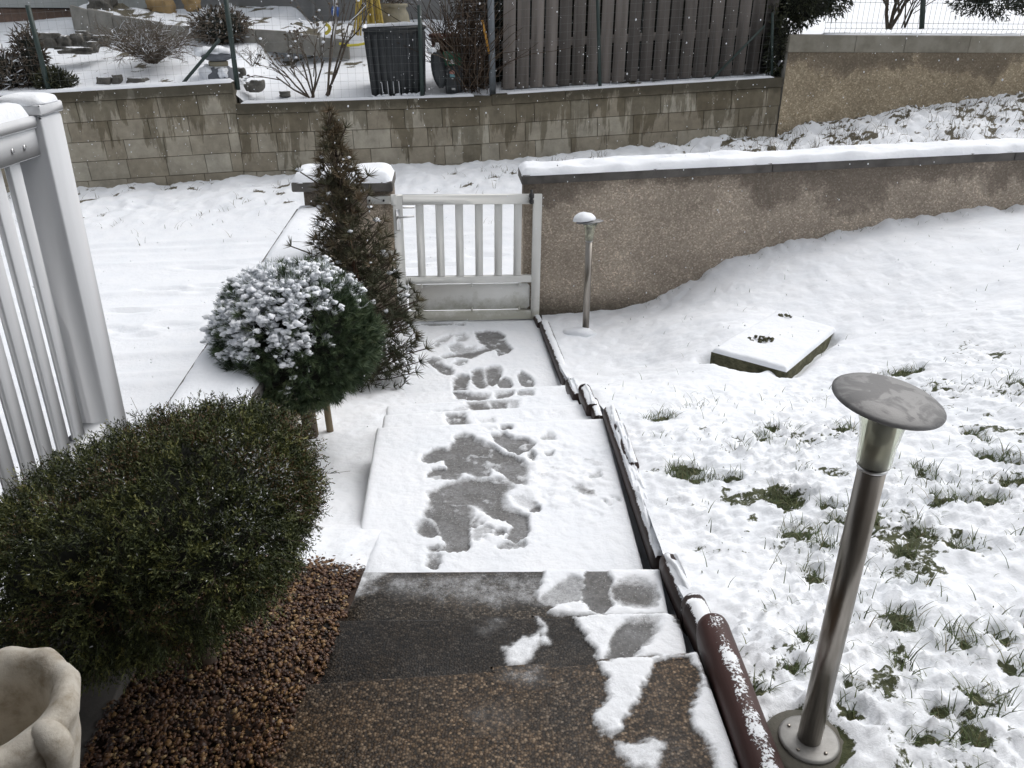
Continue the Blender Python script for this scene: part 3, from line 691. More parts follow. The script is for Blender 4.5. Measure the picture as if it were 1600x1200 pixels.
for i, kk in enumerate(order):
    if kk == 'A': nl, nr = prev['A']
    else: nl, nr = edge[order[i - 1]]
    quads[kk] = [np.array([p[0], p[1], ZS[kk]]) for p in tread(kk, nl, nr)]
    if kk == 'D': quads[kk][0][0] = PZ(560, 893, .54)[0]; quads[kk][1][0] = PZ(1006, 893, .54)[0]
    if kk == 'E': quads[kk][0][0] -= .0; 
Z2 = 3.2; X2, Y2 = 540, 640
def cr(pts, o, s): return [(o[0] + x / s, o[1] + y / s) for x, y in pts]
def c2(*p): return cr(p, (540, 640), 3.2)
def c1(*p): return cr(p, (560, 480), 3.636)
def c3(*p): return cr(p, (400, 860), 1.905)
HOLES = {
 'D': [
  (0, c2((500,255),(510,215),(545,175),(560,140),(590,130),(625,140),(640,160),(700,178),(735,190),(760,210),(800,235),(840,245),(880,270),(905,300),(905,340),(895,380),(840,375),(800,345),(770,322),(730,300),(715,270),(725,310),(715,340),(650,345),(600,320),(560,325),(515,320),(505,290))),
  (0, c2((390,255),(400,235),(440,215),(490,205),(515,215),(505,250),(470,270),(420,278),(395,270))),
  (.05, c2((415,330),(440,310),(490,305),(540,320),(570,330),(560,355),(500,358),(450,355),(418,345))),
  (.1, c2((735,140),(790,125),(830,150),(900,155),(945,185),(920,210),(870,235),(830,225),(790,200),(750,175))),
  (.03, c2((415,425),(470,400),(540,370),(600,350),(660,350),(800,355),(830,370),(830,400),(790,430),(800,490),(830,520),(830,540),(740,545),(700,520),(650,490),(620,480),(600,480),(540,480),(500,475),(440,460),(420,445))),
  (0, c2((400,520),(430,460),(500,470),(540,490),(600,480),(630,500),(635,560),(615,600),(612,690),(570,720),(520,720),(510,690),(480,640),(470,590),(440,560),(405,545))),
  (.28, c2((345,600),(350,575),(400,563),(440,575),(460,600),(465,640),(430,648),(380,640),(350,620))),
  (0, c2((415,765),(430,740),(460,740),(465,780),(455,800),(425,803),(412,785))),
  (.03, c2((720,530),(800,500),(850,520),(905,545),(912,600),(900,650),(850,665),(805,655),(820,620),(840,590),(800,570),(740,555))),
  (.25, c2((760,690),(800,680),(895,675),(902,695),(850,705),(770,705))), (.2, c2((420,700),(500,690),(600,695),(600,715),(500,718),(425,715))),
  (0, c2((735,625),(770,612),(800,625),(785,640),(750,640))), (0, c2((925,515),(940,497),(970,497),(968,510),(935,524))),
  (.5, c2((830,440),(900,430),(950,480),(930,510),(860,500),(835,470))), (.42, c2((630,620),(700,590),(760,610),(730,640),(660,670),(630,650))),
  (.08, c2((625,560),(660,550),(680,575),(650,600),(628,590))), (.35, c2((970,150),(1010,125),(1050,145),(1055,160),(990,165))),
  (.2, c2((915,250),(930,220),(950,235),(940,265))), (.2, c2((1000,230),(1030,225),(1030,240),(1005,243))), (.5, c2((1285,470),(1320,445),(1370,455),(1375,475),(1320,495))),
  (.4, c2((1220,345),(1270,320),(1280,345),(1240,362))), (.6, c2((1215,540),(1260,525),(1280,540),(1230,555))), (.05, c2((775,92),(800,88),(830,90),(825,108),(785,110))),
  (.62, c2((1160,400),(1230,395),(1240,430),(1180,440))), (.62, c2((690,105),(760,100),(770,120),(700,125)))],
 'E': [(.05, c1((505,620),(600,615),(605,640),(625,680),(520,680),(500,650))), (.45, c1((680,655),(760,640),(770,665),(700,672))), (.68, c1((1060,610),(1110,595),(1160,620),(1170,645),(1080,650))), (.72, c1((960,605),(1010,598),(1030,620),(1000,640),(960,635)))],
 'F': [(.04, c1((620,545),(720,545),(745,575),(730,605),(650,600),(625,575))), (.1, c1((740,543),(845,540),(845,585),(760,588))), (.4, c1((850,540),(905,535),(910,560),(900,590),(860,590))), (.5, c1((430,605),(520,600),(610,570),(610,600),(520,610))), (.7, c1((920,545),(1000,530),(1070,540),(1060,570),(930,575)))],
 'G': [(.04, c1((545,492),(610,492),(640,505),(740,505),(735,530),(690,540),(620,535),(560,530))), (.05, c1((780,497),(880,490),(885,505),(850,525),(790,535))), (.25, c1((900,490),(990,484),(990,512),(910,512)))],
 'H': [(.04, c1((540,430),(555,400),(590,395),(628,400),(630,420),(610,450),(612,495),(545,495))), (.04, c1((645,375),(665,362),(705,362),(715,385),(715,420),(735,450),(720,468),(690,468),(655,445),(645,410))),
  (.02, c1((718,360),(750,346),(790,348),(810,370),(808,400),(790,440),(760,458),(735,440),(722,400))), (.1, c1((795,430),(825,410),(860,425),(870,460),(850,482),(815,480),(795,460))),
  (.14, c1((905,395),(925,375),(960,395),(990,425),(1000,455),(970,470),(930,455),(910,425))), (.05, c1((385,310),(420,295),(460,310),(475,340),(520,355),(540,380),(520,398),(470,385),(430,350))),
  (.05, c1((660,150),(720,143),(790,148),(830,175),(835,210),(870,250),(850,270),(800,285),(790,260),(740,235),(700,220),(680,190))), (.35, c1((390,235),(440,200),(520,165),(540,175),(500,205),(450,235),(410,252))),
  (.35, c1((540,165),(590,160),(625,185),(610,205),(560,205))), (.35, c1((510,230),(560,205),(600,240),(660,230),(670,250),(600,275),(530,265))), (.1, c1((470,290),(560,270),(680,250),(720,235),(780,250),(700,270),(640,300),(560,290),(490,300))),
  (.3, c1((535,330),(560,310),(620,310),(610,335),(570,345))), (.3, c1((360,100),(420,98),(600,100),(600,112),(420,112),(362,108)))],
 'C': [(.3, c3((880,120),(930,80),(975,90),(980,130),(950,155),(890,165),(840,165),(850,140))), (.02, c3((985,60),(1040,60),(1055,90),(1050,130),(1055,165),(1030,192),(995,180),(975,150),(975,110))), (.03, c3((1055,120),(1080,98),(1130,92),(1180,110),(1198,140),(1190,165),(1150,173),(1090,165),(1060,145)))],
 'B': [(.02, c3((1040,335),(1055,290),(1075,245),(1110,215),(1160,202),(1192,210),(1190,245),(1150,285),(1120,320)))], 'A': []}
PATCH = {
 'C': [(.2, c3((380,70),(860,70),(870,150),(700,180),(520,150),(400,120))), (1, c3((830,130),(850,90),(870,55),(1210,55),(1240,200),(1040,200),(870,190),(900,170),(850,160))), (.55, c3((170,75),(270,60),(385,60),(340,110),(280,140),(240,180),(205,195),(170,110)))],
 'B': [(1, c3((945,200),(1225,186),(1270,240),(1285,318),(1020,335),(1000,280),(960,230))), (.64, c3((735,290),(800,265),(850,240),(850,270),(830,310),(800,342),(750,345))), (.62, c3((835,190),(865,230),(870,280),(850,280),(850,230))), (.3, c3((670,240),(710,210),(722,215),(690,245)))],
 'A': [(.95, c3((1015,332),(1130,322),(1310,306),(1345,390),(1395,480),(1425,640),(1445,700),(1380,700),(1360,600),(1300,530),(1295,480),(1320,420),(1325,360),(1290,320),(1230,313),(1185,335),(1160,380),(1150,420),(1120,470),(1085,510),(1085,540),(1060,560),(1030,540),(1005,500),(1050,440),(1045,380))),
   (.62, c3((1070,570),(1130,580),(1190,550),(1210,580),(1200,630),(1190,668),(1110,640),(1060,600))), (.2, c3((760,350),(830,350),(835,385),(790,395),(745,380))), (.09, c3((640,480),(740,440),(780,500),(720,560),(650,540)))]}
TRAMP = c2((880,260),(960,160),(1060,170),(1300,210),(1330,400),(1390,470),(1330,560),(1100,500),(960,560),(920,560),(980,500),(900,390))
THK = dict(A=.007, B=.009, C=.011, D=.013, E=.015, F=.015, G=.016, H=.017)
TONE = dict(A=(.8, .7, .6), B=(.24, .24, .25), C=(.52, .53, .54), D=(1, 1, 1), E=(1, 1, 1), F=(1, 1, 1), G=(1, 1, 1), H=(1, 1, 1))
def snow_on(key, parent, res):
    q = quads[key]; z0 = ZS[key]
    over = 0.012
    L = np.linalg.norm(q[3] - q[0]); W = np.linalg.norm(q[1] - q[0])
    nu, nv = int(W / res) + 2, int(L / res) + 2
    if key == 'A': pass
    U, Vv = np.meshgrid(np.linspace(-.006, 1.006, nu), np.linspace(0.0 if key != 'A' else .55, 1 + over / L, nv), indexing='ij')
    P = (q[0] * ((1 - U) * (1 - Vv))[..., None] + q[1] * (U * (1 - Vv))[..., None] + q[2] * (U * Vv)[..., None] + q[3] * ((1 - U) * Vv)[..., None])
    X, Y = P[..., 0], P[..., 1]
    wx = X + .012 * (fbm(X * 24, Y * 24, 3, 71) - .5); wy = Y + .012 * (fbm(X * 24, Y * 24, 3, 72) - .5)
    rag = .03 * (fbm(X * 38, Y * 38, 4, 73, .7) - .5)
    softw = .007 + .036 * sst(.4, .75, fbm(X * 5, Y * 5, 3, 78))
    if key in PATCH:
        cov = np.zeros_like(X)
        for val, poly in PATCH[key]:
            d = psd(wx, wy, [PZ(u, v, z0) for u, v in poly]) + rag
            f_ = (.014, .012) if val > .6 else (.05, .045)
            cov = np.maximum(cov, val * (1 - sst(-f_[0], f_[1], d + (0 if val > .6 else .07 * (fbm(X * 12, Y * 12, 5, 76, .65) - .5)))) * (1 if val > .6 else .35 + 1.1 * fbm(X * 26, Y * 26, 4, 86, .7)))
        hol = HOLES[key]
    else:
        cov = np.ones_like(X); hol = HOLES[key]
    crust = .42 * sst(.56, .78, fbm(X * 13, Y * 13, 5, 84, .65)) * (1 if key in 'DEFGH' else .4)
    grey = np.ones_like(X) if key not in PATCH else .85 * sst(.0, .3, cov)
    hmul = np.ones_like(X); ridge = np.zeros_like(X)
    for r, poly in hol:
        d = psd(wx, wy, [PZ(u, v, z0) for u, v in poly]) + rag * .8 - .008
        ins = 1 - sst(-.004 - softw, softw, d)
        cov = np.minimum(cov, 1 - ins * (1 - np.minimum(.85, r + crust))); grey = np.maximum(grey, ins * .6); ridge = np.maximum(ridge, np.exp(-((d - .02) / .016) ** 2) * (d > -.005) * fbm(X * 6, Y * 6, 2, 74))
    h = THK[key] * sst(.22, .9, cov)
    h = h * (1 + .5 * (fbm(X * 3.2, Y * 3.2, 3, 75) - .5)) + h * .26 * ridge
    tex = .004 * (fbm(X * 30, Y * 30, 3, 77) - .5)
    if key == 'D':
        tr = 1 - sst(-.05, .06, psd(wx, wy, [PZ(u, v, z0) for u, v in TRAMP]))
        tex = tex + tr * (.026 * (fbm(X * 15, Y * 15, 4, 79) - .48)); cov = cov - tr * .45 * sst(.55, .75, fbm(X * 13, Y * 13, 4, 81))
        thin = (1 - sst(-.3, .1, X - PZ(640, 800, .54)[0] - .0)) * 0
        wind = np.exp(-((X + .42) / .2) ** 2) * sst(.35, .7, fbm(X * 3, Y * 3, 4, 82)) * sst(2.45, 2.7, Y); cov = cov - wind * .3
    h = h + np.maximum(tex, -.3 * h) * sst(.3, .8, cov)
    # round off at the slab's rim
    dl = U * W; dr = (1 - U) * W; df = (1 - Vv) * L + over
    rim = np.minimum(np.minimum(dl + .007, dr + .007), df) if key != 'A' else np.minimum(dr + .007, df)
    rim = np.clip(rim / .03, 0, 1); h = h * np.sqrt(1 - (1 - rim) ** 2 + 1e-6)
    Zv = z0 + .0004 + .0011 * sst(.02, .3, cov) + np.maximum(h, 0) - .01 * (rim < .02)
    cov = np.clip(cov, 0, 1)
    V = np.stack([X, Y, Zv], -1).reshape(-1, 3); c = cov.ravel()
    Fq = grid_faces(nu, nv); keep = c[Fq].max(1) > .02
    if key in 'DEFGH': keep[:] = True
    V, Fq, at = compact(V, Fq[keep], {'cover': c, 'grey': grey.ravel()})
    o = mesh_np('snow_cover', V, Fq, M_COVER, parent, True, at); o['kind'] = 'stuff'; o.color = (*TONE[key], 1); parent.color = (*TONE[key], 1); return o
bot_depth = {}
for i, kk in enumerate('ABCDEFG'):
    q = quads[kk]
    n_l = q[0] + (q[0] - q[3]) / np.linalg.norm(q[0] - q[3]) * .05; n_r = q[1] + (q[1] - q[2]) / np.linalg.norm(q[1] - q[2]) * .05
    dn = ZS[kk] - .17 if kk != 'A' else .5
    tp = [n_l, n_r, q[2], q[3]]
    for p in tp[:2]: p[2] = ZS[kk]
    if kk == 'D': pass
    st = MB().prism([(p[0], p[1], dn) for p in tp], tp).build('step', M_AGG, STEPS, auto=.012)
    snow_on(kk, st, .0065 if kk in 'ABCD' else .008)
path = MB().prism([(p[0], p[1], -.3) for p in (quads['H'][0] + [0, -.05, 0], quads['H'][1] + [0, -.05, 0], grr, gl)], [quads['H'][0] + [0, -.05, 0], quads['H'][1] + [0, -.05, 0], grr, gl]).build('path', M_AGG)
tag(path, 'short level path of trodden snow between the steps and the gate', kind='structure')
snow_on('H', path, .008)

# ------------------------------------------------------------------ lawn
CP = np.array([(.62, 1.2, .93), (.62, 1.66, .88), (.62, 2.0, .77), (.62, 2.4, .66), (.6, 3.1, .58), (.57, 3.7, .51), (.5, 4.3, .36), (.46, 4.8, .2), (.4, 5.3, .08), (.3, 6.3, .03), (.6, 5.9, .06), (.66, 1.3, .93),
  (1.2, 6.6, .12), (1.46, 6.6, .27), (2.1, 6.65, .55), (3.15, 6.75, .77), (4.17, 6.85, .88), (1.25, 4.78, .40), (1.65, 4.5, .42), (2.2, 5.15, .44), (1.9, 5.55, .42), (1.5, 5.25, .44), (2.4, 3.2, .86), (1.3, 1.6, .97), (2.6, 4.6, .66),
  (4, 4, 1.1), (5.5, 6.9, 1.05), (3, 2, 1.15), (6, 2, 1.6), (9, 6.5, 1.6), (9, 0, 2.2), (14, 7, 2.2), (14, -2, 3), (1, 0, .98), (3, 0, 1.3), (.6, -1, .95), (5, -3, 1.7), (.9, 5.2, .17), (.9, 3.5, .58)])
def tps_fit(P):
    n = len(P); d = np.linalg.norm(P[:, None, :2] - P[None, :, :2], axis=2); K = np.where(d > 0, d * d * np.log(d + 1e-9), 0) + np.eye(n) * .02
    A = np.zeros((n + 3, n + 3)); A[:n, :n] = K; A[:n, n] = 1; A[:n, n + 1:] = P[:, :2]; A[n, :n] = 1; A[n + 1:, :n] = P[:, :2].T
    return np.linalg.solve(A, np.concatenate([P[:, 2], np.zeros(3)]))
TW = tps_fit(CP)
def lawn_base(X, Y):
    r = TW[-3] + TW[-2] * X + TW[-1] * Y
    for (px, py, _), w_ in zip(CP, TW[:-3]):
        d2 = (X - px) ** 2 + (Y - py) ** 2 + 1e-12; r = r + w_ * .5 * d2 * np.log(d2)
    return r
def lawnP(u, v):
    d = ray(u, v); t = 1.0
    for _ in range(60):
        p = CAM + d * t; t += (p[2] - float(lawn_base(p[0], p[1]))) / max(.3, -d[2]) * .6
    return CAM + d * t
GRP = [(960,120,40,30),(1050,215,70,22),(1200,215,85,24),(430,205,65,24),(500,340,70,34),(590,395,55,20),(555,500,40,30),(960,340,42,35),(1120,385,60,25),(880,670,75,35),(1100,740,55,42),(1240,730,55,30),(870,835,40,32),(1310,860,45,28),(1190,980,85,55),(1020,1030,42,28),(1130,1040,45,28),(660,1000,60,40),(60,130,60,18),(240,138,45,10),(1210,45,55,20),(1300,75,45,14),(780,300,18,20),(510,740,30,25),(340,930,45,28),(480,860,40,14),(1130,1130,80,40),(960,1130,60,22),(640,300,30,22),(890,440,30,24),(600,240,40,14),(1310,150,40,14),(950,540,30,14),(700,920,40,25)]
patches = []
for (cx, cy, a, b) in GRP:
    u, v = 1040 + cx / 2.4, 700 + cy / 2.4; p = lawnP(u, v); q = lawnP(u + a / 2.4, v); r = lawnP(u, v + b / 2.4)
    patches.append((p[0], p[1], np.hypot(*(q - p)[:2]), np.hypot(*(r - p)[:2])))
for (u, v, a, b) in ((1190, 690, 14, 6), (1205, 678, 10, 5), (1317, 678, 12, 8), (1527, 688, 14, 10), (1070, 745, 30, 10), (1090, 760, 30, 6), (1030, 660, 25, 5), (1235, 790, 26, 10), (1560, 725, 20, 8), (1590, 610, 10, 10), (1410, 590, 30, 6)):
    p = lawnP(u, v); q = lawnP(u + a, v); r = lawnP(u, v + b); patches.append((p[0], p[1], np.hypot(*(q - p)[:2]), np.hypot(*(r - p)[:2])))
_sa, _sb, _sc = [PZ(u, v, .46)[:2] for u, v in ((1112, 549), (1229, 581), (1306, 517))]
SLABE = [(_sa, _sa + (_sb - _sa) * .55, .1), (_sb + (_sc - _sb) * .05, _sb + (_sc - _sb) * .85, .09)]
LAMPS = [lawnP(1262, 1163), PZ(915, 517, .09)]
def lawn_relief(X, Y):
    near = 1 - sst(3.2, 5.0, Y - .12 * (X - 1))             # trampled near the house, smooth further down
    near = near * sst(.35, .75, X) + .0
    lum = fbm(X * 5, Y * 5, 4, 91) - .5; lum2 = fbm(X * 15, Y * 15, 4, 93) - .5
    rid = 1 - np.abs(fbm(X * 9, Y * 9, 4, 96) * 2 - 1)
    h = near * (.05 * lum + .022 * lum2 + .02 * (rid - .8) + .02 * (fbm(X * 38, Y * 38, 3, 99) - .5)) + (1 - near) * (.055 * (fbm(X * 2.4, Y * 2.4, 4, 97) - .5) + .02 * (fbm(X * 12, Y * 12, 3, 98) - .5))
    cr_ = fbm(X * 19, Y * 19, 5, 109, .62); act = sst(.35, .62, fbm(X * 2.3, Y * 2.3, 3, 110))
    h = h + near * (act * (.05 * np.abs(cr_ * 2 - 1) - .012 + .02 * (fbm(X * 44, Y * 44, 3, 111) - .5)))
    cov = np.ones_like(X)
    wx = X + .05 * (fbm(X * 12, Y * 12, 3, 101) - .5); wy = Y + .05 * (fbm(X * 12, Y * 12, 3, 102) - .5)
    for (px, py, a, b) in patches:
        e = np.sqrt(((wx - px) / a) ** 2 + ((wy - py) / b) ** 2) + 1.7 * (fbm(X * 26, Y * 26, 4, 103) - .5)
        k = 1 - sst(.35, 1.1, e); cov = np.minimum(cov, 1 - k * .9); h = h - .02 * (1 - sst(.4, 1.5, e)) + .005 * np.exp(-((e - 1.7) / .4) ** 2)
    cov = cov - near * .62 * act * sst(.6, .85, np.abs(cr_ * 2 - 1) * -1.4 + 1.0) * sst(.45, .6, fbm(X * 4, Y * 4, 3, 112)) - near * .7 * sst(.58, .72, fbm(X * 11, Y * 11, 5, 105)) * sst(.42, .6, fbm(X * 1.8, Y * 1.8, 2, 106)) * sst(.02, -.01, lum * .1)
    for (q0, q1, dp) in SLABE:
        e = q1 - q0; t_ = np.clip(((X - q0[0]) * e[0] + (Y - q0[1]) * e[1]) / (e @ e), 0, 1); dd = np.hypot(X - q0[0] - e[0] * t_, Y - q0[1] - e[1] * t_); h = h - dp * np.exp(-(dd / .07) ** 2)
    for lp in LAMPS[:1]:
        e = np.hypot(X - lp[0], Y - lp[1]); k = 1 - sst(.08, .125, e + .04 * (fbm(X * 20, Y * 20, 3, 107) - .5)); h = h * (1 - k) - .035 * k; cov = cov * (1 - k)
    return h, np.clip(cov, 0, 1)
def lawn_x0(Y): return np.interp(Y, [-1, 1.7, 2.5, 3.7, 4.3, 4.9, 6.4], [.585, .55, .55, .525, .45, .385, .245])
ys = axis_pts([(-1.2, .9, .06), (.9, 3.6, .0125), (3.6, 6.55, .02), (6.55, 7.4, .05)])
us = axis_pts([(0, 2.6, .013), (2.6, 5.2, .03), (5.2, 15, .3)])
UU, YY = np.meshgrid(us, ys, indexing='ij'); LX = lawn_x0(YY) + UU
wallY = GR[1] + .05 + math.tan(GX) * (LX - GR[0]); LY = np.minimum(YY, 1e9)
LY = np.where(YY > 6.2, np.minimum(YY, wallY + .06), YY)
h, cov = lawn_relief(LX, LY)
hug = np.exp(-(np.clip(wallY - LY, 0, 9) / .13) ** 2) * sst(.9, 1.4, LX) * (.14 * (fbm(LX * 4.5, LX * 0 + 2, 4, 108) - .42) + .03 * (fbm(LX * 19, LY * 19, 3, 113) - .5))
side = sst(0, .06, UU)
LZ = lawn_base(LX, LY) + h * (.3 + .7 * side) + .035 + hug
lawn = mesh_np('lawn', np.stack([LX, LY, LZ], -1).reshape(-1, 3), grid_faces(*LX.shape), M_LAWN, None, True, {'cover': cov.ravel()})
tag(lawn, 'sloping snow covered lawn, trampled with grass showing near the house', kind='structure')
def lawn_z(x, y):
    x = np.atleast_1d(np.asarray(x, float)); y = np.atleast_1d(np.asarray(y, float)); return lawn_base(x, y) + lawn_relief(x, y)[0] + .035

# blades -------------------------------------------------------------------
def blades(name, pts, zz, hgt, wid, lean, mat, tint, kind='stuff', label=None):
    n = len(pts); a = RNG.random(n) * 2 * np.pi; ln = lean * (0.3 + RNG.random(n)); hh = hgt * (.55 + .9 * RNG.random(n)) if np.isscalar(hgt) else hgt
    d = np.stack([np.cos(a), np.sin(a)], 1); pr = np.stack([-d[:, 1], d[:, 0]], 1)
    b = np.column_stack([pts, zz]); wv = (wid * (.6 + .8 * RNG.random(n)))[:, None]
    def at(f, g, wf):
        c = b.copy(); c[:, :2] += d * (hh * ln * f)[:, None]; c[:, 2] += hh * g; l = c.copy(); r = c.copy(); l[:, :2] -= pr * wv * wf; r[:, :2] += pr * wv * wf; return l, r
    l0, r0 = at(0, -.06, .5); l1, r1 = at(.3, .55, .42); l2, r2 = at(.75, .92, .22); tip, _ = at(1.15, 1.08, 0)
    V = np.stack([l0, r0, l1, r1, l2, r2, tip], 1).reshape(-1, 3); i = np.arange(n)[:, None] * 7
    Fc = [np.concatenate([i + x for x in t], 1) for t in ((0, 1, 3), (0, 3, 2), (2, 3, 5), (2, 5, 4), (4, 5, 6))]
    o = mesh_np(name, V, np.concatenate(Fc), mat, None, True, {'tint': np.repeat(tint, 7)}, kind)
    if label: o['label'] = label
    return o
pp = []
for (px, py, a, b) in patches:
    n = int(min(1100, 11000 * a * b * 3.14) + 16); t = RNG.random(n) * 2 * np.pi; r = np.sqrt(RNG.random(n)) * 1.12
    pp.append(np.stack([px + a * r * np.cos(t), py + b * r * np.sin(t)], 1))
n = 520; xr = RNG.random(n); yr = RNG.random(n)                      # thin blades poking through everywhere
pp.append(np.stack([.62 + xr * 2.2, 1.0 + yr * 3.2], 1)); n2 = 150
pp.append(np.stack([.45 + RNG.random(n2) * 3.4, 3.8 + RNG.random(n2) * 2.7], 1))
q_ = np.stack([.62 + RNG.random(9000) * 2.4, .95 + RNG.random(9000) * 3.0], 1); q_ = q_[(fbm(q_[:, 0] * 2.3, q_[:, 1] * 2.3, 3, 110) > .5) & (fbm(q_[:, 0] * 9, q_[:, 1] * 9, 3, 115) > .56)]; NSH = len(q_); pp.append(q_)
xw = 1.1 + 3.2 * RNG.random(160); pp.append(np.stack([xw, GR[1] + .03 + math.tan(GX) * (xw - GR[0]) - .16 * RNG.random(160) ** 2], 1))
pp = np.concatenate(pp); pp = pp[pp[:, 0] > lawn_x0(pp[:, 1]) + .02]
kk = np.hypot(pp[:, 0] - LAMPS[0][0], pp[:, 1] - LAMPS[0][1]) > .14; pp = pp[kk]
blades('grass', pp, lawn_z(pp[:, 0], pp[:, 1])[:], .026 * (.25 + 1.25 * RNG.random(len(pp)) ** 1.3), .0028, 1.5, M_GRASS, RNG.random(len(pp)), label='green grass blades showing through the snow on the lawn')
# dead grass on the verge under the far walls
n = 16000; x = -7 + RNG.random(n) * 15.5; s_ = 9.2 + 2.4 * RNG.random(n) ** .7; y = s_ + BWB * x
dens = (fbm(x * 16, y * 18, 4, 35) * .62 + .38 * fbm(x * 3, y * 4, 3, 36)) * sst(1, 4, x) + .62 * (1 - sst(1, 4, x)) * (fbm(x * 7, y * 7, 5, 31) > .63) * (fbm(x * 1.3, y * 1.3, 2, 33) > .52) * (RNG.random(n) < .5)
kp = (dens > .53) & (x > -7); x, y = x[kp], y[kp]
gz = street_z(x, y) + .0 + .10 * 0
rg = sst(9.3, 10.8, y - BWB * x) * (.10 * (fbm(x * 3, y * 3, 4, 21) - .5) + .05 * (fbm(x * 11, y * 11, 3, 22) - .5)) * (1 + .5 * sst(1, 4, x))
blades('dead_grass', np.stack([x, y], 1), gz + rg, np.where(x > 1, .10, .05) * (.5 + RNG.random(len(x))), .005, 1.6, make_leaf('dead_grass', [(0, (0.035, 0.035, 0.018)), (.6, (0.1, 0.085, 0.05)), (1, (0.22, 0.18, 0.11))]), RNG.random(len(x)), label='dead grass and weeds poking from snow along the far wall')

# ------------------------------------------------------------------ planted bed on the left
def bed_z(X, Y):
    return np.interp(Y, [-1, 1.2, 1.75, 2.3, 2.9, 3.7, 4.3, 4.9, 6.5], [.9, .9, .82, .69, .47, .33, .25, .12, -.01])
def bed_r(Y): return np.interp(Y, [-1, 2.3, 3.65, 4.4, 4.9, 6.4], [-.5, -.5, -.55, -.6, -.72, -.86])
ys = axis_pts([(-1, 1.0, .08), (1.0, 6.42, .016)]); us = np.linspace(0, 1, 66)
UU, YY = np.meshgrid(us, ys, indexing='ij'); xl = np.interp(YY, [-1, 3.0, 6.45], [-1.16, -1.463, -1.70]) + .3; BX = xl + (bed_r(YY) - xl) * UU
snowf = sst(2.15, 2.5, YY + .22 * (fbm(BX * 7, YY * 7, 4, 121) - .5) * 1.5 + .25 * (BX + .55))
BZ = bed_z(BX, YY) + snowf * (.02 + .03 * (fbm(BX * 4, YY * 4, 3, 123) - .5)) + .012 * (fbm(BX * 20, YY * 20, 3, 124) - .5)
bed = mesh_np('planting_bed', np.stack([BX, YY, BZ], -1).reshape(-1, 3), grid_faces(*BX.shape), make_lawn('bed_soil', (0.02, 0.013, 0.01), (0.05, 0.03, 0.02)), None, True, {'cover': np.clip(snowf, 0, 1).ravel()})
tag(bed, 'planted bed left of the steps, gravel near the house and snow beyond', kind='structure')
# gravel stones
n = 16000; gy = .75 + 1.75 * RNG.random(n); gx = -1.12 + (-.5 + .05 * (fbm(gy * 9, gy * 0, 3, 125) - .6) + 1.12) * RNG.random(n)
lim = 2.3 + .2 * (fbm(gx * 7, gy * 7, 4, 121) - .5) - .3 * (gx + .55)
kp = (gy < lim + .1 * RNG.normal(size=n)) & (gx > np.interp(gy, [-1, 3], [-1.16, -1.463]) + .35); gx, gy = gx[kp], gy[kp]; n = len(gx)
V0 = np.array([(1, 0, 0), (-1, 0, 0), (0, 1, 0), (0, -1, 0), (.2, .1, .8), (-.1, .2, -.8), (.6, .6, .35), (-.6, .55, .4), (-.55, -.6, .3), (.6, -.6, .4)])
from mathutils.geometry import convex_hull_2d
import bmesh
bm = bmesh.new(); [bm.verts.new(v) for v in V0]; bmesh.ops.convex_hull(bm, input=bm.verts); bmesh.ops.triangulate(bm, faces=bm.faces)
bm.verts.ensure_lookup_table(); bm.verts.index_update(); V0 = np.array([v.co[:] for v in bm.verts]); F0 = np.array([[v.index for v in f.verts] for f in bm.faces]); bm.free()
sz = (.0036 + .0056 * RNG.random(n) ** 2)[:, None] * (.7 + .6 * RNG.random((n, 3))); th = RNG.random(n) * 6.28; tl = RNG.normal(size=(n, 2)) * .5
W = V0[None] * sz[:, None, :] * (1 + .25 * RNG.normal(size=(n, len(V0), 1)))
c_, s_ = np.cos(th)[:, None], np.sin(th)[:, None]
Xr = W[..., 0] * c_ - W[..., 1] * s_; Yr = W[..., 0] * s_ + W[..., 1] * c_; Zr = W[..., 2] + Xr * tl[:, :1] * .6 + Yr * tl[:, 1:] * .6
gz = bed_z(gx, gy) + .004 + .006 * RNG.random(n)
stz = np.where(gy < edge['A'][0][1], ZS['A'], np.where(gy < edge['B'][0][1], ZS['B'], np.where(gy < edge['C'][0][1], ZS['C'], 0)))
gz = np.where(gx > -.56, np.maximum(gz, stz + .002), np.maximum(gz, stz - .06 + .05 * sst(-.68, -.56, gx)))
V = np.stack([Xr + gx[:, None], Yr + gy[:, None], Zr + gz[:, None]], -1).reshape(-1, 3)
FF = (F0[None] + (np.arange(n) * len(V0))[:, None, None]).reshape(-1, 3)
o = mesh_np('gravel', V, FF, M_GRAVEL, None, False, None, 'stuff'); o['label'] = 'wet red brown gravel in the bed beside the top steps'
edgeb = MB().box(PZ(515, 902, .66) + [0, -.02, -.04], (.16, .03, .1), rotz(.02), .004).build('edging_board', M_LOG)
tag(edgeb, 'short dark edging board at the snow line beside the gravel', 'edging board')

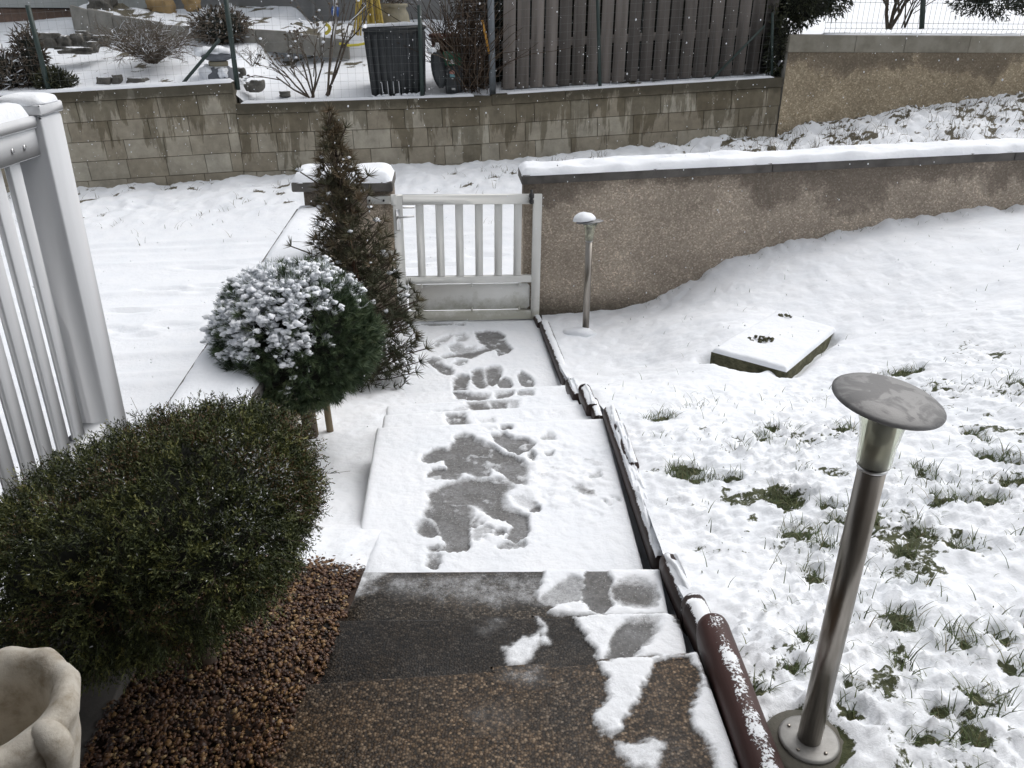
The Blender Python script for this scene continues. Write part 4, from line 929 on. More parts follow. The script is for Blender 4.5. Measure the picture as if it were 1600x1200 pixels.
# ------------------------------------------------------------------ log edging along the right of the steps
GRPLOG = 'stained logs edging the steps'
def log(far, near, r, label, snow=1.0, seed=0, frac=(0.0, 1.0)):
    far, near = np.array(far), np.array(near); d = near - far; L = np.linalg.norm(d); d = d / L
    t = thing('edging_log', near, label, 'edging log', GRPLOG)
    mb = MB(); n = 10; pts = [far + d * x for x in (0, .012, .03)] + [far + d * (L * x) for x in np.linspace(.1, .95, 8)] + [near]
    rr = [r * .72, r * .93, r] + [r] * 8 + [r * .95]
    mb.tube(pts, rr, 20)
    sd0 = np.cross(d, [0, 0, 1.0]); sd0 /= np.linalg.norm(sd0); up0 = np.cross(sd0, d); up0 = up0 if up0[2] > 0 else -up0
    mb.v = [tuple(np.array(v) + up0 * min(0.0, float((np.array(v) - far) @ up0)) * 1.6 + np.array([0, 0, .003 * (float(vn(v[1] * 9, v[0] * 9, seed)) - .5)])) for v in mb.v]
    mb.build('log', M_LOGNEAR if seed == 31 else M_LOGSNOW, t, True)
    if snow > 0.9:
        a = far + d * (.02 + L * frac[0]); b = far + d * (L * frac[1]); sd = np.cross(d, [0, 0, 1]); sd /= np.linalg.norm(sd)
        up = np.cross(sd, d); up = up if up[2] > 0 else -up
        pts = [a + (b - a) * x + up * r * .93 for x in np.linspace(0, 1, 7)]
        snow_cap('snow_cap', pts, r * 1.2 * snow, .011 * snow, t, sd, 1.0, .009, seed=seed, nv=13, gap=.4)
    return t
log(PZ(1110, 972, .965), PZ(1180, 1200, .965) + np.array([.04, -.55, 0]), .043, 'thick red brown log at the front, beside the lamp base', .55, 31, (.05, .45))
log(PZ(1080, 938, .85), PZ(1118, 1020, .85), .038, 'second dark log from the front, beside the second step', .85, 32)
log(PZ(1043, 873, .715), PZ(1082, 962, .715), .035, 'third dark log from the front, beside the third step', 1.0, 33)
log(PZ(952, 641, .59), PZ(1034, 880, .59), .035, 'longest dark log, beside the long snowy landing', 1.15, 34)
log(PZ(966, 663, .615), PZ(990, 730, .615), .027, 'short log laid against the far end of the longest log', 1.1, 35)
log(PZ(912, 606, .46), PZ(926, 640, .46), .036, 'short upright-ended dark log beside the lower flight of steps', 1.0, 36)
log(PZ(926, 625, .46), PZ(936, 656, .46), .028, 'thin dark log between the longest log and the lower flight', .9, 37)
log(PZ(890, 596, .3), PZ(903, 622, .3), .033, 'small dark log at the foot of the lower flight', 1.0, 38)
log(PZ(850, 505, .06), PZ(890, 604, .06), .04, 'long snow buried log beside the level path', .9, 39, (.02, .9))
log(PZ(838, 494, .04), PZ(845, 508, .04), .03, 'last dark log stub at the foot of the gate', .9, 40)

# ------------------------------------------------------------------ gate
GATE = thing('garden_gate', gw(0, 0, .03), 'pale grey painted slatted metal gate closed between the walls', 'gate')
RG = rotz(GX)
def gbox(s0_, s1_, z0_, z1_, d0=-.02, d1=.02, ch=.003): 
    c = gw((s0_ + s1_) / 2, (d0 + d1) / 2, (z0_ + z1_) / 2 + .03); return MB().box(c, (s1_ - s0_, d1 - d0, z1_ - z0_), RG, ch)
HG = PY(842, 303, GR[1])[2] - .03
gbox(-.07, 0, 0, HG).build('stile', M_GATE, GATE); gbox(-PW_, -PW_ + .075, 0, HG).build('stile', M_GATE, GATE)
gbox(-PW_ + .0752, -.0702, HG * .928, HG).build('top_rail', M_GATE, GATE)
gbox(-PW_ + .0752, -.0702, HG * .308, HG * .364).build('middle_rail', M_GATE, GATE)
gbox(-PW_ + .0752, -.0702, 0, HG * .072).build('bottom_rail', M_GATE, GATE)
for i in range(6):
    a = -PW_ + .075 + .1 + i * .1545; gbox(a, a + .062, HG * .3642, HG * .9278, -.012, .012).build('slat', M_GATE, GATE)
pn = MB(); ps, pe, pz0, pz1, cc = -PW_ + .09, -.083, HG * .085 + .03, HG * .297 + .03, .022
poly = [(ps + cc, pz0), (pe - cc, pz0), (pe, pz0 + cc), (pe, pz1 - cc), (pe - cc, pz1), (ps + cc, pz1), (ps, pz1 - cc), (ps, pz0 + cc)]
pn.prism([gw(a, -.004, b) for a, b in poly], [gw(a, .004, b) for a, b in poly]); pn.build('kick_panel', M_GATE, GATE)
for a in (-PW_ + .2, -.56, -.17):
    for zz in (HG * .29, HG * .09):
        MB().tube([gw(a, -.008, zz + .03 + .012), gw(a, -.022, zz + .03 + .004), gw(a, -.02, zz + .03 - .012)], .007, 6).build('panel_clip', M_GATE, GATE)
lk = gbox(-PW_ + .022, -PW_ + .056, HG * .74, HG * .9, -.032, -.0205).build('lock_plate', M_CHROME, GATE)
MB().tube([gw(-PW_ + .04, -.03, HG * .875), gw(-PW_ + .045, -.065, HG * .875), gw(-PW_ + .07, -.07, HG * .877), gw(-PW_ + .165, -.07, HG * .885)], .0085, 8).build('handle', M_CHROME, GATE, True)
MB().tube([gw(-PW_ + .04, .03, HG * .915), gw(-PW_ + .045, .065, HG * .915), gw(-PW_ + .07, .07, HG * .917), gw(-PW_ + .165, .07, HG * .92)], .0085, 8).build('handle', M_CHROME, GATE, True)
gbox(-PW_ - .012, -PW_ + .03, HG * .93, HG * 1.01, -.03, -.0205).build('strike_plate', M_GATE, GATE)
hg = MB(); hg.lathe([(.008, -.06), (.018, -.055), (.018, -.03), (.011, -.028), (.011, -.012), (.02, -.01), (.02, .018), (.01, .02), (.01, .05)], gw(-.085, -.035, HG + .02), 10); hg.build('hinge', M_DKMETAL, GATE)
STK = thing('gate_keep', gw(-PW_ - .1, .02, .9), 'pale metal latch keep bolted to the pillar, upper of two', 'gate keep', 'latch keeps on the pillar')
gbox(-PW_ - .2, -PW_ - .004, HG * .925, HG * .985, .03, .048).build('plate', M_GATE, STK)
for a in (-.18, -.07): MB().tube([gw(-PW_ + a, .012, HG * .955 + .03), gw(-PW_ + a, .03, HG * .955 + .03)], .008, 8).build('bolt', M_DKMETAL, STK)
STK2 = thing('gate_keep', gw(-PW_ - .1, .02, .55), 'pale metal latch keep bolted to the pillar, lower of two', 'gate keep', 'latch keeps on the pillar')
gbox(-PW_ - .15, -PW_ - .004, HG * .515, HG * .565, .03, .048).build('plate', M_GATE, STK2)
MB().tube([gw(-PW_ - .05, .012, HG * .54 + .03), gw(-PW_ - .05, .03, HG * .54 + .03)], .008, 8).build('bolt', M_DKMETAL, STK2)

# ------------------------------------------------------------------ garden lamps
def lamp(base, zb_, hp, tilt, lean, label, snowy, zpole=0.0):
    b = np.array([base[0], base[1], zb_]); t = thing('garden_lamp', b, label, 'garden lamp', 'stainless garden lamps on the lawn')
    r = .0265; ax = np.array([lean[0], lean[1], 1.0])
    def up(z): return b + ax * z
    MB().tube([up(.004), up(hp)], r, 24).build('pole', M_STEEL, t, True)
    MB().tube([up(hp - .002), up(hp + .003)], r + .0022, 24).build('collar', M_CHROME, t, True)
    MB().tube([up(hp + .003), up(hp + .11)], r * .985, 24).build('upper_tube', M_STEEL, t, True)
    MB().lathe([(r * .97, 0), (r * .97, .012), (r * .94, .024), (r * .7, .029)], up(hp + .11), 24).build('bulb_cover', M_FROST, t, True)
    prof = [(r + .006, 0.004), (r + .0075, .045), (r + .013, .085), (r + .022, .115), (r + .034, .14)]
    Rt = rotx(tilt[0]) @ roty(tilt[1])
    MB().lathe(prof + [(q - .0035, z) for q, z in prof[::-1]], up(hp + .005), 32, capb=False, capt=False).build('acrylic_collar', M_GLASS, t, True)
    hr = .102; hat = [(0.012, .019), (hr * .3, .0185), (hr * .55, .0165), (hr * .78, .0115), (hr * .93, .005), (hr, 0), (hr * .995, -.003), (hr * .9, .001), (hr * .5, .009), (.01, .012)]
    hc = up(hp + .146)
    MB().lathe(hat, hc, 48, Rt).build('hat', M_HAT, t, True)
    if snowy:
        V0, F0 = ico(4); W = V0.copy(); W[:, 2] = np.where(W[:, 2] < 0, W[:, 2] * .1, W[:, 2])
        W = W * np.array([.085, .1, .06]); W += .006 * (vn(V0[:, 0] * 3, V0[:, 1] * 3 + V0[:, 2] * 2, 8)[:, None] - .5) * V0
        W = (Rt @ W.T).T + hc + Rt @ np.array([-.04, 0, .016]); mesh_np('snow_cap', W, F0, M_SNOW, t, True)
    return t
zl0 = float(lawn_base(LAMPS[0][0], LAMPS[0][1])); L0 = LAMPS[0]
PAD = MB().lathe([(.1, -.1), (.1, .0), (.092, .012)], (L0[0], L0[1], zl0), 28).build('lamp_pad', M_PAD, None, False, None, (L0[0], L0[1], zl0)); tag(PAD, 'round mossy concrete footing under the near lamp', 'footing')
t1 = lamp(L0, zl0 + .0125, .735, (math.radians(4), math.radians(6)), (.004, .0), 'near stainless garden lamp with tilted wet steel hat, no snow on it', False)
fl = MB().lathe([(.068, 0), (.068, .006), (.062, .009), (.03, .009)], (L0[0], L0[1], zl0 + .0125), 36).build('flange', M_FLANGE, t1)
for a in (2.4, 5.2, 0.6, 3.9): MB().lathe([(.0042, 0), (.0042, .003), (.002, .004)], (L0[0] + .05 * math.cos(a), L0[1] + .05 * math.sin(a), zl0 + .0215), 8).build('screw', M_STEEL, t1)
L1 = LAMPS[1]; zl1 = .08
t2 = lamp(L1, zl1, .735, (math.radians(-8), math.radians(-6)), (-.012, 0), 'far stainless garden lamp by the wall with snow lump on its hat', True)
mound = blobs('snow_mound', [((L1[0] - .04, L1[1] - .03, zl1 - .03), (.15, .12, .075))], M_SNOW, t2, 3, .3)

# ------------------------------------------------------------------ concrete cover on the lawn
sa, sb_, sc_, sd_ = PZ(1112, 549, .46), PZ(1229, 581, .46), PZ(1306, 517, .46), PZ(1214, 488, .46)
SLAB = thing('concrete_slab', ((sa + sc_) / 2) * [1, 1, 0] + [0, 0, .3], 'mossy concrete slab lying on the lawn under a sheet of snow', 'slab')
rn = np.random.default_rng(4); cor = [sa, sb_, sc_, sd_]; ring = []
for p, q in zip(cor, cor[1:] + cor[:1]):
    for f in np.linspace(0, 1, 9)[:-1]: ring.append(p + (q - p) * f + np.array([*(rn.normal(size=2) * .004), 0]))
MB().prism([(p[0], p[1], .2) for p in ring], [(p[0], p[1], .455) for p in ring]).build('slab', M_MOSSY, SLAB)
uu = np.linspace(0, 1, 60); vv = np.linspace(0, 1, 90); UU, VV = np.meshgrid(uu, vv, indexing='ij')
P = sa * ((1 - UU) * (1 - VV))[..., None] + sb_ * (UU * (1 - VV))[..., None] + sc_ * (UU * VV)[..., None] + sd_ * ((1 - UU) * VV)[..., None]
rim = np.minimum.reduce([UU * .49, (1 - UU) * .47, VV * .9, (1 - VV) * .9]); rim = np.clip(rim / .03, 0, 1)
hh = .03 * np.sqrt(1 - (1 - rim) ** 2) * (1 + .5 * (fbm(P[..., 0] * 5, P[..., 1] * 5, 3, 131) - .5))
for (u, v, r) in ((1190, 531, .06), (1228, 494, .04)):
    q = PZ(u, v, .48); e = np.hypot(P[..., 0] - q[0], P[..., 1] - q[1]); hh = hh * (1 - .6 * np.exp(-(e / r) ** 4))
P[..., 2] = .456 + hh; mesh_np('snow_cover', P.reshape(-1, 3), grid_faces(60, 90), M_SNOW, SLAB, True)
for gi, (u, v, n, r, lb) in enumerate(((1190, 531, 24, .07, 'larger clump of dark plant rosettes in the snow on the slab'), (1228, 494, 10, .045, 'smaller clump of dark plant rosettes at the back of the slab'))):
    q = PZ(u, v, .482); it = []
    for _ in range(n):
        a = random.random() * 6.28; rr = r * math.sqrt(random.random()); z = random.uniform(.008, .014); it.append((q + [rr * 1.3 * math.cos(a), rr * .8 * math.sin(a), .004], (z, z, z * .8)))
    o = blobs('rosette_plant', it, M_MOSSY, None, 1, .5, 3, None, False); tag(o, lb, 'plant', 'plants on the slab')

# ------------------------------------------------------------------ white balustrade
FEN = thing('white_fence', (-1.4, 2.5, .95), 'white picket balustrade with snow on its rail and end post', 'fence')
pc = PY(62, 178, 2.44); xr_ = pc[0]; px0, py0 = xr_ - .06, 2.5
ptz = PY(92, 158, 2.56)[2]
MB().box((px0, py0, (.93 + ptz - .03) / 2), (.12, .12, ptz - .03 - .93), None, .006).build('post', M_PVC, FEN)
cap = MB(); cap.box((px0, py0, ptz - .012), (.132, .132, .03), None, .004); cap.build('post_cap', M_PVC, FEN)
V0, F0 = ico(4); W = V0.copy(); W[:, :2] = np.sign(W[:, :2]) * np.abs(W[:, :2]) ** .4; W[:, 2] = np.where(W[:, 2] < 0, W[:, 2] * .05, W[:, 2]); W = W * np.array([.066, .066, .024]) + .004 * (vn(V0[:, 0] * 3, V0[:, 1] * 3, 9)[:, None] - .5)
mesh_np('snow_cap', W + np.array([px0, py0, ptz + .003]), F0, M_SNOW, FEN, True)
RT = PY(52, 183, 2.44)[2]; yA, yB = -.4, 2.439
rx = xr_ - .052                                             # rail centre
MB().box((rx + .002, (yA + yB) / 2, RT - .012), (.078, yB - yA, .034), None, .005).build('top_rail', M_PVC, FEN)
MB().box((rx, (yA + yB) / 2, RT - .068), (.062, yB - yA, .077), None, .003).build('top_rail', M_PVC, FEN)
zb0 = PY(150, 660, 2.44)[2]
MB().box((rx, (yA + yB) / 2, zb0 - .035), (.078, yB - yA, .07), None, .004).build('bottom_rail', M_PVC, FEN)
snow_cap('snow_cap', [(rx - .004, y, RT + .005) for y in np.linspace(.3, 2.425, 9)], .074, .034, FEN, (1, 0, 0), .4, .02, seed=44)
pk = MB().box((0, 0, 0), (.019, .055, RT - .106 - zb0), None, .004)
pm = None
for i in range(28):
    y = 2.335 - i * .0935
    if pm is None: o = pk.build('picket', M_PVC, FEN, origin=(0, 0, 0)); pm = o
    else: o = pm.copy(); C.objects.link(o)
    o.location = Vector(np.array([rx, y, (RT - .106 + zb0) / 2]) - np.array(FEN.location))
for y in (2.36, 2.3, 2.2): 
    MB().tube([(rx + .031, y, RT - .07), (rx + .0345, y, RT - .07)], .0065, 10).build('screw', M_CHROME, FEN)

# ------------------------------------------------------------------ urn
uc = CAM + ray(-25, 1107) * 1.40
URN = thing('stone_urn', (uc[0], uc[1], .93), 'cream cast stone urn with fluted rim and scroll handle, lower left corner', 'urn')
def wob(r, z, th, i):
    k = math.sin(th * 11 + .6); f = 1 if 7 <= i <= 13 else .25
    return r * (1 + .016 * k * f + .008 * math.sin(th * 5 + 1)), z + (.0025 * k if 7 <= i <= 12 else 0)
zt = uc[2]; h_ = zt - .95
prof = [(.1, 0), (.105, .03), (.06, .07), (.045, .12), (.07, .16), (.11, h_ - .19), (.128, h_ - .11), (.132, h_ - .06), (.142, h_ - .035), (.147, h_ - .012), (.14, h_ + .006), (.124, h_ + .012), (.108, h_ + .004), (.096, h_ - .018), (.09, h_ - .06), (.084, h_ - .12), (.07, h_ - .17), (.02, h_ - .19)]
P2 = []
for a, b in zip(prof[:-1], prof[1:]):
    for f in (0, .5): P2.append((a[0] + (b[0] - a[0]) * f, a[1] + (b[1] - a[1]) * f))
P2.append(prof[-1])
def wob2(r, z, th, i): return wob(r, z, th, i / 2)
MB().lathe(P2, (uc[0], uc[1], .95), 96, None, wob2).build('bowl', M_URN, URN, True)
hd = MB(); cx = np.array([uc[0], uc[1], 0]); dv = np.array([.93, -.36, 0]); dv /= np.linalg.norm(dv)
hp_ = [cx + dv * r + np.array([0, 0, z]) for r, z in ((.115, zt - .002), (.135, zt + .006), (.155, zt - .006), (.162, zt - .035), (.152, zt - .07), (.135, zt - .11), (.12, zt - .16))]
hd.tube(hp_, [.012, .022, .027, .024, .019, .016, .012], 16)
o = hd.build('scroll_handle', M_URN, URN, True); md = o.modifiers.new('sub', 'SUBSURF'); md.levels = 2; md.render_levels = 2

# ------------------------------------------------------------------ foliage helpers
def frame_from(D):
    D = D / np.linalg.norm(D, axis=1)[:, None]; r = RNG.normal(size=D.shape); a = np.cross(D, r); a /= np.linalg.norm(a, axis=1)[:, None]; return D, a, np.cross(D, a)
def needles(B, D, L, Wd, tint, name, mat, parent, kind=None):
    """one thin folded needle per row: base B, direction D"""
    D, a, b = frame_from(D); n = len(B); w_ = Wd[:, None]
    V = np.stack([B - a * w_, B + a * w_, B + D * (L * .55)[:, None] + a * w_ * .9 + b * w_ * .3, B + D * (L * .55)[:, None] - a * w_ * .9 + b * w_ * .3, B + D * L[:, None]], 1).reshape(-1, 3)
    i = np.arange(n)[:, None] * 5
    Fc = np.concatenate([np.concatenate([i + x for x in t], 1) for t in ((0, 1, 2), (0, 2, 3), (3, 2, 4))])
    return mesh_np(name, V, Fc, mat, parent, False, {'tint': np.repeat(tint, 5)}, kind)
def sphere_dirs(n):
    d = RNG.normal(size=(n, 3)); return d / np.linalg.norm(d, axis=1)[:, None]

# ---- clipped juniper standard in the foreground
JC = CAM + ray(240, 828) * 2.08; jb = PZ(325, 1050, .8)
JUN = thing('globe_juniper', (jb[0], jb[1], .8), 'large dark green clipped juniper standard by the balustrade, little snow on it', 'shrub')
MB().tube([(jb[0], jb[1], .74), (jb[0] - .003, jb[1] + .01, .9), (jb[0] - .04, jb[1] + .02, 1.05), (JC[0], JC[1], JC[2])], [.032, .026, .028, .02], 10).build('trunk', M_BARK, JUN, True)
Rj = roty(math.radians(-19)); rj = np.array([.42, .385, .205])
V0, F0 = ico(4); W = (Rj @ (V0 * rj * .8 * (1 + .2 * (vn(V0[:, 0] * 4, V0[:, 1] * 4 + V0[:, 2] * 3, 4)[:, None] - .5))).T).T + JC
mesh_np('shade_core', W, F0, M_DARK, JUN, True)
n = 5600; d = sphere_dirs(n); e = 3.0; rad = (np.abs(d[:, 0]) ** e + np.abs(d[:, 1]) ** e + np.abs(d[:, 2]) ** e) ** (-1 / e)
lump = fbm(d[:, 0] * 2.6 + 5, d[:, 1] * 2.6 + d[:, 2] * 2.1, 3, 141)
shell = (.76 + .16 * RNG.random(n) ** .6 + .13 * (lump - .5)) * rad
S = (Rj @ (d * shell[:, None] * rj).T).T + JC
nrm = d / rj; nrm /= np.linalg.norm(nrm, axis=1)[:, None]; nrm = (Rj @ nrm.T).T
ax = nrm * .8 + RNG.normal(size=(n, 3)) * .42 + np.array([0, 0, .18]) * (nrm[:, 2:] > 0) + np.array([0, 0, -.3]) * (nrm[:, 2:] < -.1)
ax, aa, bb = frame_from(ax); Ls = .045 + .05 * RNG.random(n) ** 1.6
tintS = np.clip(.3 + .2 * RNG.normal(size=n) + .22 * (lump - .5), 0, .8)
B, D, L, T = [], [], [], []
def add_branch(base, direction, length, m, tint, nl):
    f = (np.arange(m) + .5) / m
    for j in range(m):
        ang = RNG.random(len(base)) * 6.28; dd, a2, b2 = direction, *frame_from(direction)[1:]
        o_ = a2 * np.cos(ang)[:, None] + b2 * np.sin(ang)[:, None]
        B.append(base + direction * (length * f[j])[:, None]); D.append(direction * .85 + o_ * .62); L.append(nl * (1.15 - .5 * f[j]) * (.8 + .4 * RNG.random(len(base)))); T.append(np.clip(tint + .24 * (f[j] - .4) + .07 * RNG.normal(size=len(base)), 0, .88))
add_branch(S, ax, Ls, 13, tintS, .0115)
for q in range(4):
    f = .2 + .18 * q; ang = RNG.random(n) * 6.28; o_ = aa * np.cos(ang)[:, None] + bb * np.sin(ang)[:, None]
    d2 = ax * .75 + o_ * .7; d2 /= np.linalg.norm(d2, axis=1)[:, None]
    add_branch(S + ax * (Ls * f)[:, None], d2, Ls * (.55 - .08 * q), 7, tintS, .0095)
B, D, L, T = np.concatenate(B), np.concatenate(D), np.concatenate(L), np.concatenate(T)
fr_ = sst(.5, .72, fbm(B[:, 0] * 8, B[:, 1] * 8, 3, 146)) * sst(.05, .2, B[:, 2] - JC[2]) * (.35 + .65 * sst(-1.0, -.7, B[:, 0]))
wht = (RNG.random(len(T)) < .002 + .17 * fr_) & (D[:, 2] > -.1); T = np.where(wht, 1.0, T)
brn = fbm(B[:, 0] * 9, B[:, 1] * 9 + B[:, 2] * 7, 2, 144) > .68; T = np.where(brn & (T < .9) & (RNG.random(len(T)) < .25), .93, T)
needles(B, D, L, np.full(len(B), .0012), T, 'foliage', M_JUN, JUN)
k = MB(); sel = RNG.choice(n, 420, replace=False)
for i in sel:
    p0, p1 = S[i] - ax[i] * .03, S[i] + ax[i] * Ls[i] * 1.25 + RNG.normal(size=3) * .006; k.tube([p0, (p0 + p1) / 2 + RNG.normal(size=3) * .004, p1], [.0012, .001, .0005], 3, False)
k.build('twig', M_BARK, JUN, kind='stuff')
# ---- mountain pine standard with snow on it
PC = CAM + ray(463, 526) * 4.03; pb = PZ(488, 690, .31); pb2 = PZ(517, 672, .33)
PIN = thing('ball_pine', (pb[0], pb[1], .31), 'round green pine standard, its top thick with snow clumps', 'tree')
MB().tube([(pb[0], pb[1], .25), (pb[0] - .02, pb[1] + .02, .5), (PC[0] + .04, PC[1], PC[2])], [.04, .034, .028], 12).build('trunk', M_BARK, PIN, True)
rp = np.array([.375, .375, .325])
V0, F0 = ico(4); mesh_np('shade_core', V0 * rp * .84 * (1 + .2 * (vn(V0[:, 0] * 4, V0[:, 1] * 4 + V0[:, 2] * 3, 5)[:, None] - .5)) + PC, F0, M_DARK, PIN, True)
n = 2700; d = sphere_dirs(n); lump = fbm(d[:, 0] * 2.8 + 9, d[:, 1] * 2.8 + d[:, 2] * 2.3, 3, 151)
S = d * (.86 + .16 * RNG.random(n) + .2 * (lump - .5))[:, None] * rp + PC
ax = d + np.array([0, 0, .35]) + RNG.normal(size=(n, 3)) * .28; ax, aa, bb = frame_from(ax); m_ = 34
B = np.repeat(S, m_, 0) + np.repeat(ax, m_, 0) * (RNG.random(n * m_) * .028)[:, None]; ang = RNG.random(n * m_) * 6.28; sp = .3 + .75 * RNG.random(n * m_)
D = np.repeat(ax, m_, 0) + (np.repeat(aa, m_, 0) * np.cos(ang)[:, None] + np.repeat(bb, m_, 0) * np.sin(ang)[:, None]) * sp[:, None]
T = np.clip(np.repeat(.4 + .22 * RNG.normal(size=n) + .4 * (lump - .5), m_) + .12 * RNG.normal(size=n * m_), 0, .9)
sn_ = d @ np.array([-.38, -.2, .9]); fsn = fbm(d[:, 0] * 7 + 3, d[:, 1] * 7 + d[:, 2] * 6, 3, 153); snt = sst(.0, .55, sn_ - .25 - 2.4 * (.53 - fsn))
T = np.where((RNG.random(n * m_) < np.repeat(snt, m_) * .8) & (D[:, 2] > -.3), .97, T)
needles(B, D, .03 + .022 * RNG.random(n * m_), np.full(n * m_, .0012), T, 'foliage', M_PINE, PIN)
it = []
for i in range(n):
    if snt[i] > .3 or (RNG.random() < .01 and d[i, 2] > -.1):
        c_ = S[i] + ax[i] * .03
        for q in range(int(1 + 3.6 * snt[i])): it.append((c_ + RNG.normal(size=3) * [.016, .016, .009] + [0, 0, .004], np.array([.0125, .0125, .0075]) * RNG.uniform(.35, 1.45)))
blobs('snow_clumps', it, M_SNOW, PIN, 2, .6, 2.4, 'stuff')
for p, lb, rr in ((pb2, 'pale wooden stake right of the pine trunk, leaning inward', .019), (PZ(497, 688, .3), 'thin wooden stake beside the pine trunk', .012)):
    t = MB().tube([(p[0], p[1], .22), (p[0] - .035, p[1] + .02, .9)], rr, 9).build('wooden_stake', M_STAKE, None, True, None, (p[0], p[1], .3)); tag(t, lb, 'stake', 'stakes of the pine')

# ---- umbrella pine by the gate
ub = np.array([-1.0, 5.05, .1]); utop = PY(524, 198, 5.25)
UMB = thing('umbrella_pine', ub, 'bronze brown umbrella pine with whorled needles growing beside the gate', 'tree')
def ustem(z): f = (z - ub[2]) / (utop[2] - ub[2]); return ub + (utop - ub) * f + np.array([.03 * math.sin(f * 5), 0, 0])
zz = np.linspace(ub[2] - .05, utop[2], 14); MB().tube([ustem(z) for z in zz], [.03 * (1 - .82 * (z - ub[2]) / (utop[2] - ub[2])) for z in zz], 8).build('trunk', mat_simple('orange_bark', (0.1, 0.05, 0.03), (0.19, 0.1, 0.06), 20, .8, bump=.3), UMB, True)
WB, WA, WT, WLn = [], [], [], []; br = MB()
H = utop[2] - ub[2]
for i in range(400):
    f = RNG.random() ** 1.35; z = ub[2] + .12 + f * (H - .12); r0_ = np.interp(f, [0, .15, .4, .62, .75, .9, 1], [.38, .42, .29, .2, .14, .055, .01])
    rr = r0_ * (.45 + .6 * RNG.random() ** .5); a = RNG.random() * 6.28; st = ustem(z - .1 * rr / .3)
    p = ustem(z) + np.array([math.cos(a) * rr, math.sin(a) * rr, .05 * RNG.normal() + .05]); br.tube([st, (st + p) / 2 - [0, 0, .015], p], [.006, .004, .003], 4, False)
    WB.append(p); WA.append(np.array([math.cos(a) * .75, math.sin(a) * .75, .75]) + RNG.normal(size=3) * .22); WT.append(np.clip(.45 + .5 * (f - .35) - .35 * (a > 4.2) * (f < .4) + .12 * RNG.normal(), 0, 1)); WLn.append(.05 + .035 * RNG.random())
for z in np.linspace(ub[2] + .5 * H, utop[2], 7):
    WB.append(ustem(z)); WA.append(np.array([0, 0, 1.0]) + RNG.normal(size=3) * .1); WT.append(.7); WLn.append(.075)
for (u, v, Y, L_) in ((468, 268, 5.1, .075), (455, 385, 5.05, .07), (575, 275, 5.1, .075), (652, 470, 5.0, .07), (665, 545, 4.95, .07), (540, 200, 5.2, .07), (513, 205, 5.2, .07), (460, 500, 5, .06)):
    p = PY(u, v, Y); q = ustem(p[2] - .12); br.tube([q, (q + p) / 2 + [0, 0, -.03], p], [.007, .005, .004], 5, False); dd = p - q; WB.append(p); WA.append(dd / np.linalg.norm(dd) + [0, 0, .6]); WT.append(.45); WLn.append(L_)
br.build('branches', M_BARK, UMB)
WB, WA = np.array(WB), np.array(WA); WA, aa, bb = frame_from(WA); nw = len(WB); m_ = 24
ang = np.tile(np.arange(m_) / m_ * 6.28, nw) + np.repeat(RNG.random(nw) * 6, m_); sp = .55 + .75 * RNG.random(nw * m_)
D = np.repeat(WA, m_, 0) * .8 + (np.repeat(aa, m_, 0) * np.cos(ang)[:, None] + np.repeat(bb, m_, 0) * np.sin(ang)[:, None]) * sp[:, None]
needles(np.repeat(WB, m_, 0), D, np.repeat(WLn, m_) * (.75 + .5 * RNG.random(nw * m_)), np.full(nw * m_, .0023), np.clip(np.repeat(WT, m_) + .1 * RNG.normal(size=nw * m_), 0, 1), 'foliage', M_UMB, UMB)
# shorter inner leaves that fill the body
n = 900; f = RNG.random(n) ** 1.3; z = ub[2] + .05 + f * (H * .8); a = RNG.random(n) * 6.28; rr = np.interp(f * .8, [0, .15, .4, .62, .75, .9, 1], [.38, .4, .27, .15, .08, .03, .01]) * np.sqrt(RNG.random(n)) * .85
S = np.array([ustem(x) for x in z]) + np.stack([np.cos(a) * rr, np.sin(a) * rr, 0 * a], 1); ax, aa, bb = frame_from(np.stack([np.cos(a), np.sin(a), .5 + 0 * a], 1) + .4 * RNG.normal(size=(n, 3))); m_ = 16; ang = RNG.random(n * m_) * 6.28
D = np.repeat(ax, m_, 0) * .7 + (np.repeat(aa, m_, 0) * np.cos(ang)[:, None] + np.repeat(bb, m_, 0) * np.sin(ang)[:, None]) * .9
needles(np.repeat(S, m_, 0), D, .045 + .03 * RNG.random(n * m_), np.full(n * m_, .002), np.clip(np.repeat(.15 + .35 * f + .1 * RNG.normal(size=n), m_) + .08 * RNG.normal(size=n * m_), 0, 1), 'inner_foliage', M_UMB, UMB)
it = []
for i in RNG.choice(nw, 60, replace=False): it.append((WB[i] + [0, 0, .012], np.array([.02, .02, .012]) * RNG.uniform(.5, 1.15)))
blobs('snow_clumps', it, M_SNOW, UMB, 2, .5, 2.6)

# ------------------------------------------------------------------ things above the block wall
def gz_at(x, y):
    s0_ = y - bwY(x); kx = float(sst(-3.9, -3.5, np.array(x))); g = ztop_high(x) * (1 - kx) + (float(ztop_low(min(max(x, -3.6), 3.7))) - .04) * kx
    if x > 3.75: g = 1.97
    return g + (.2 if x < 3.7 else 0) * min(max(s0_, 0), 5)
def gp(u, v, back):                                          # a point behind the wall face by 'back' metres
    return PW(u, v, BWA + back, BWB)
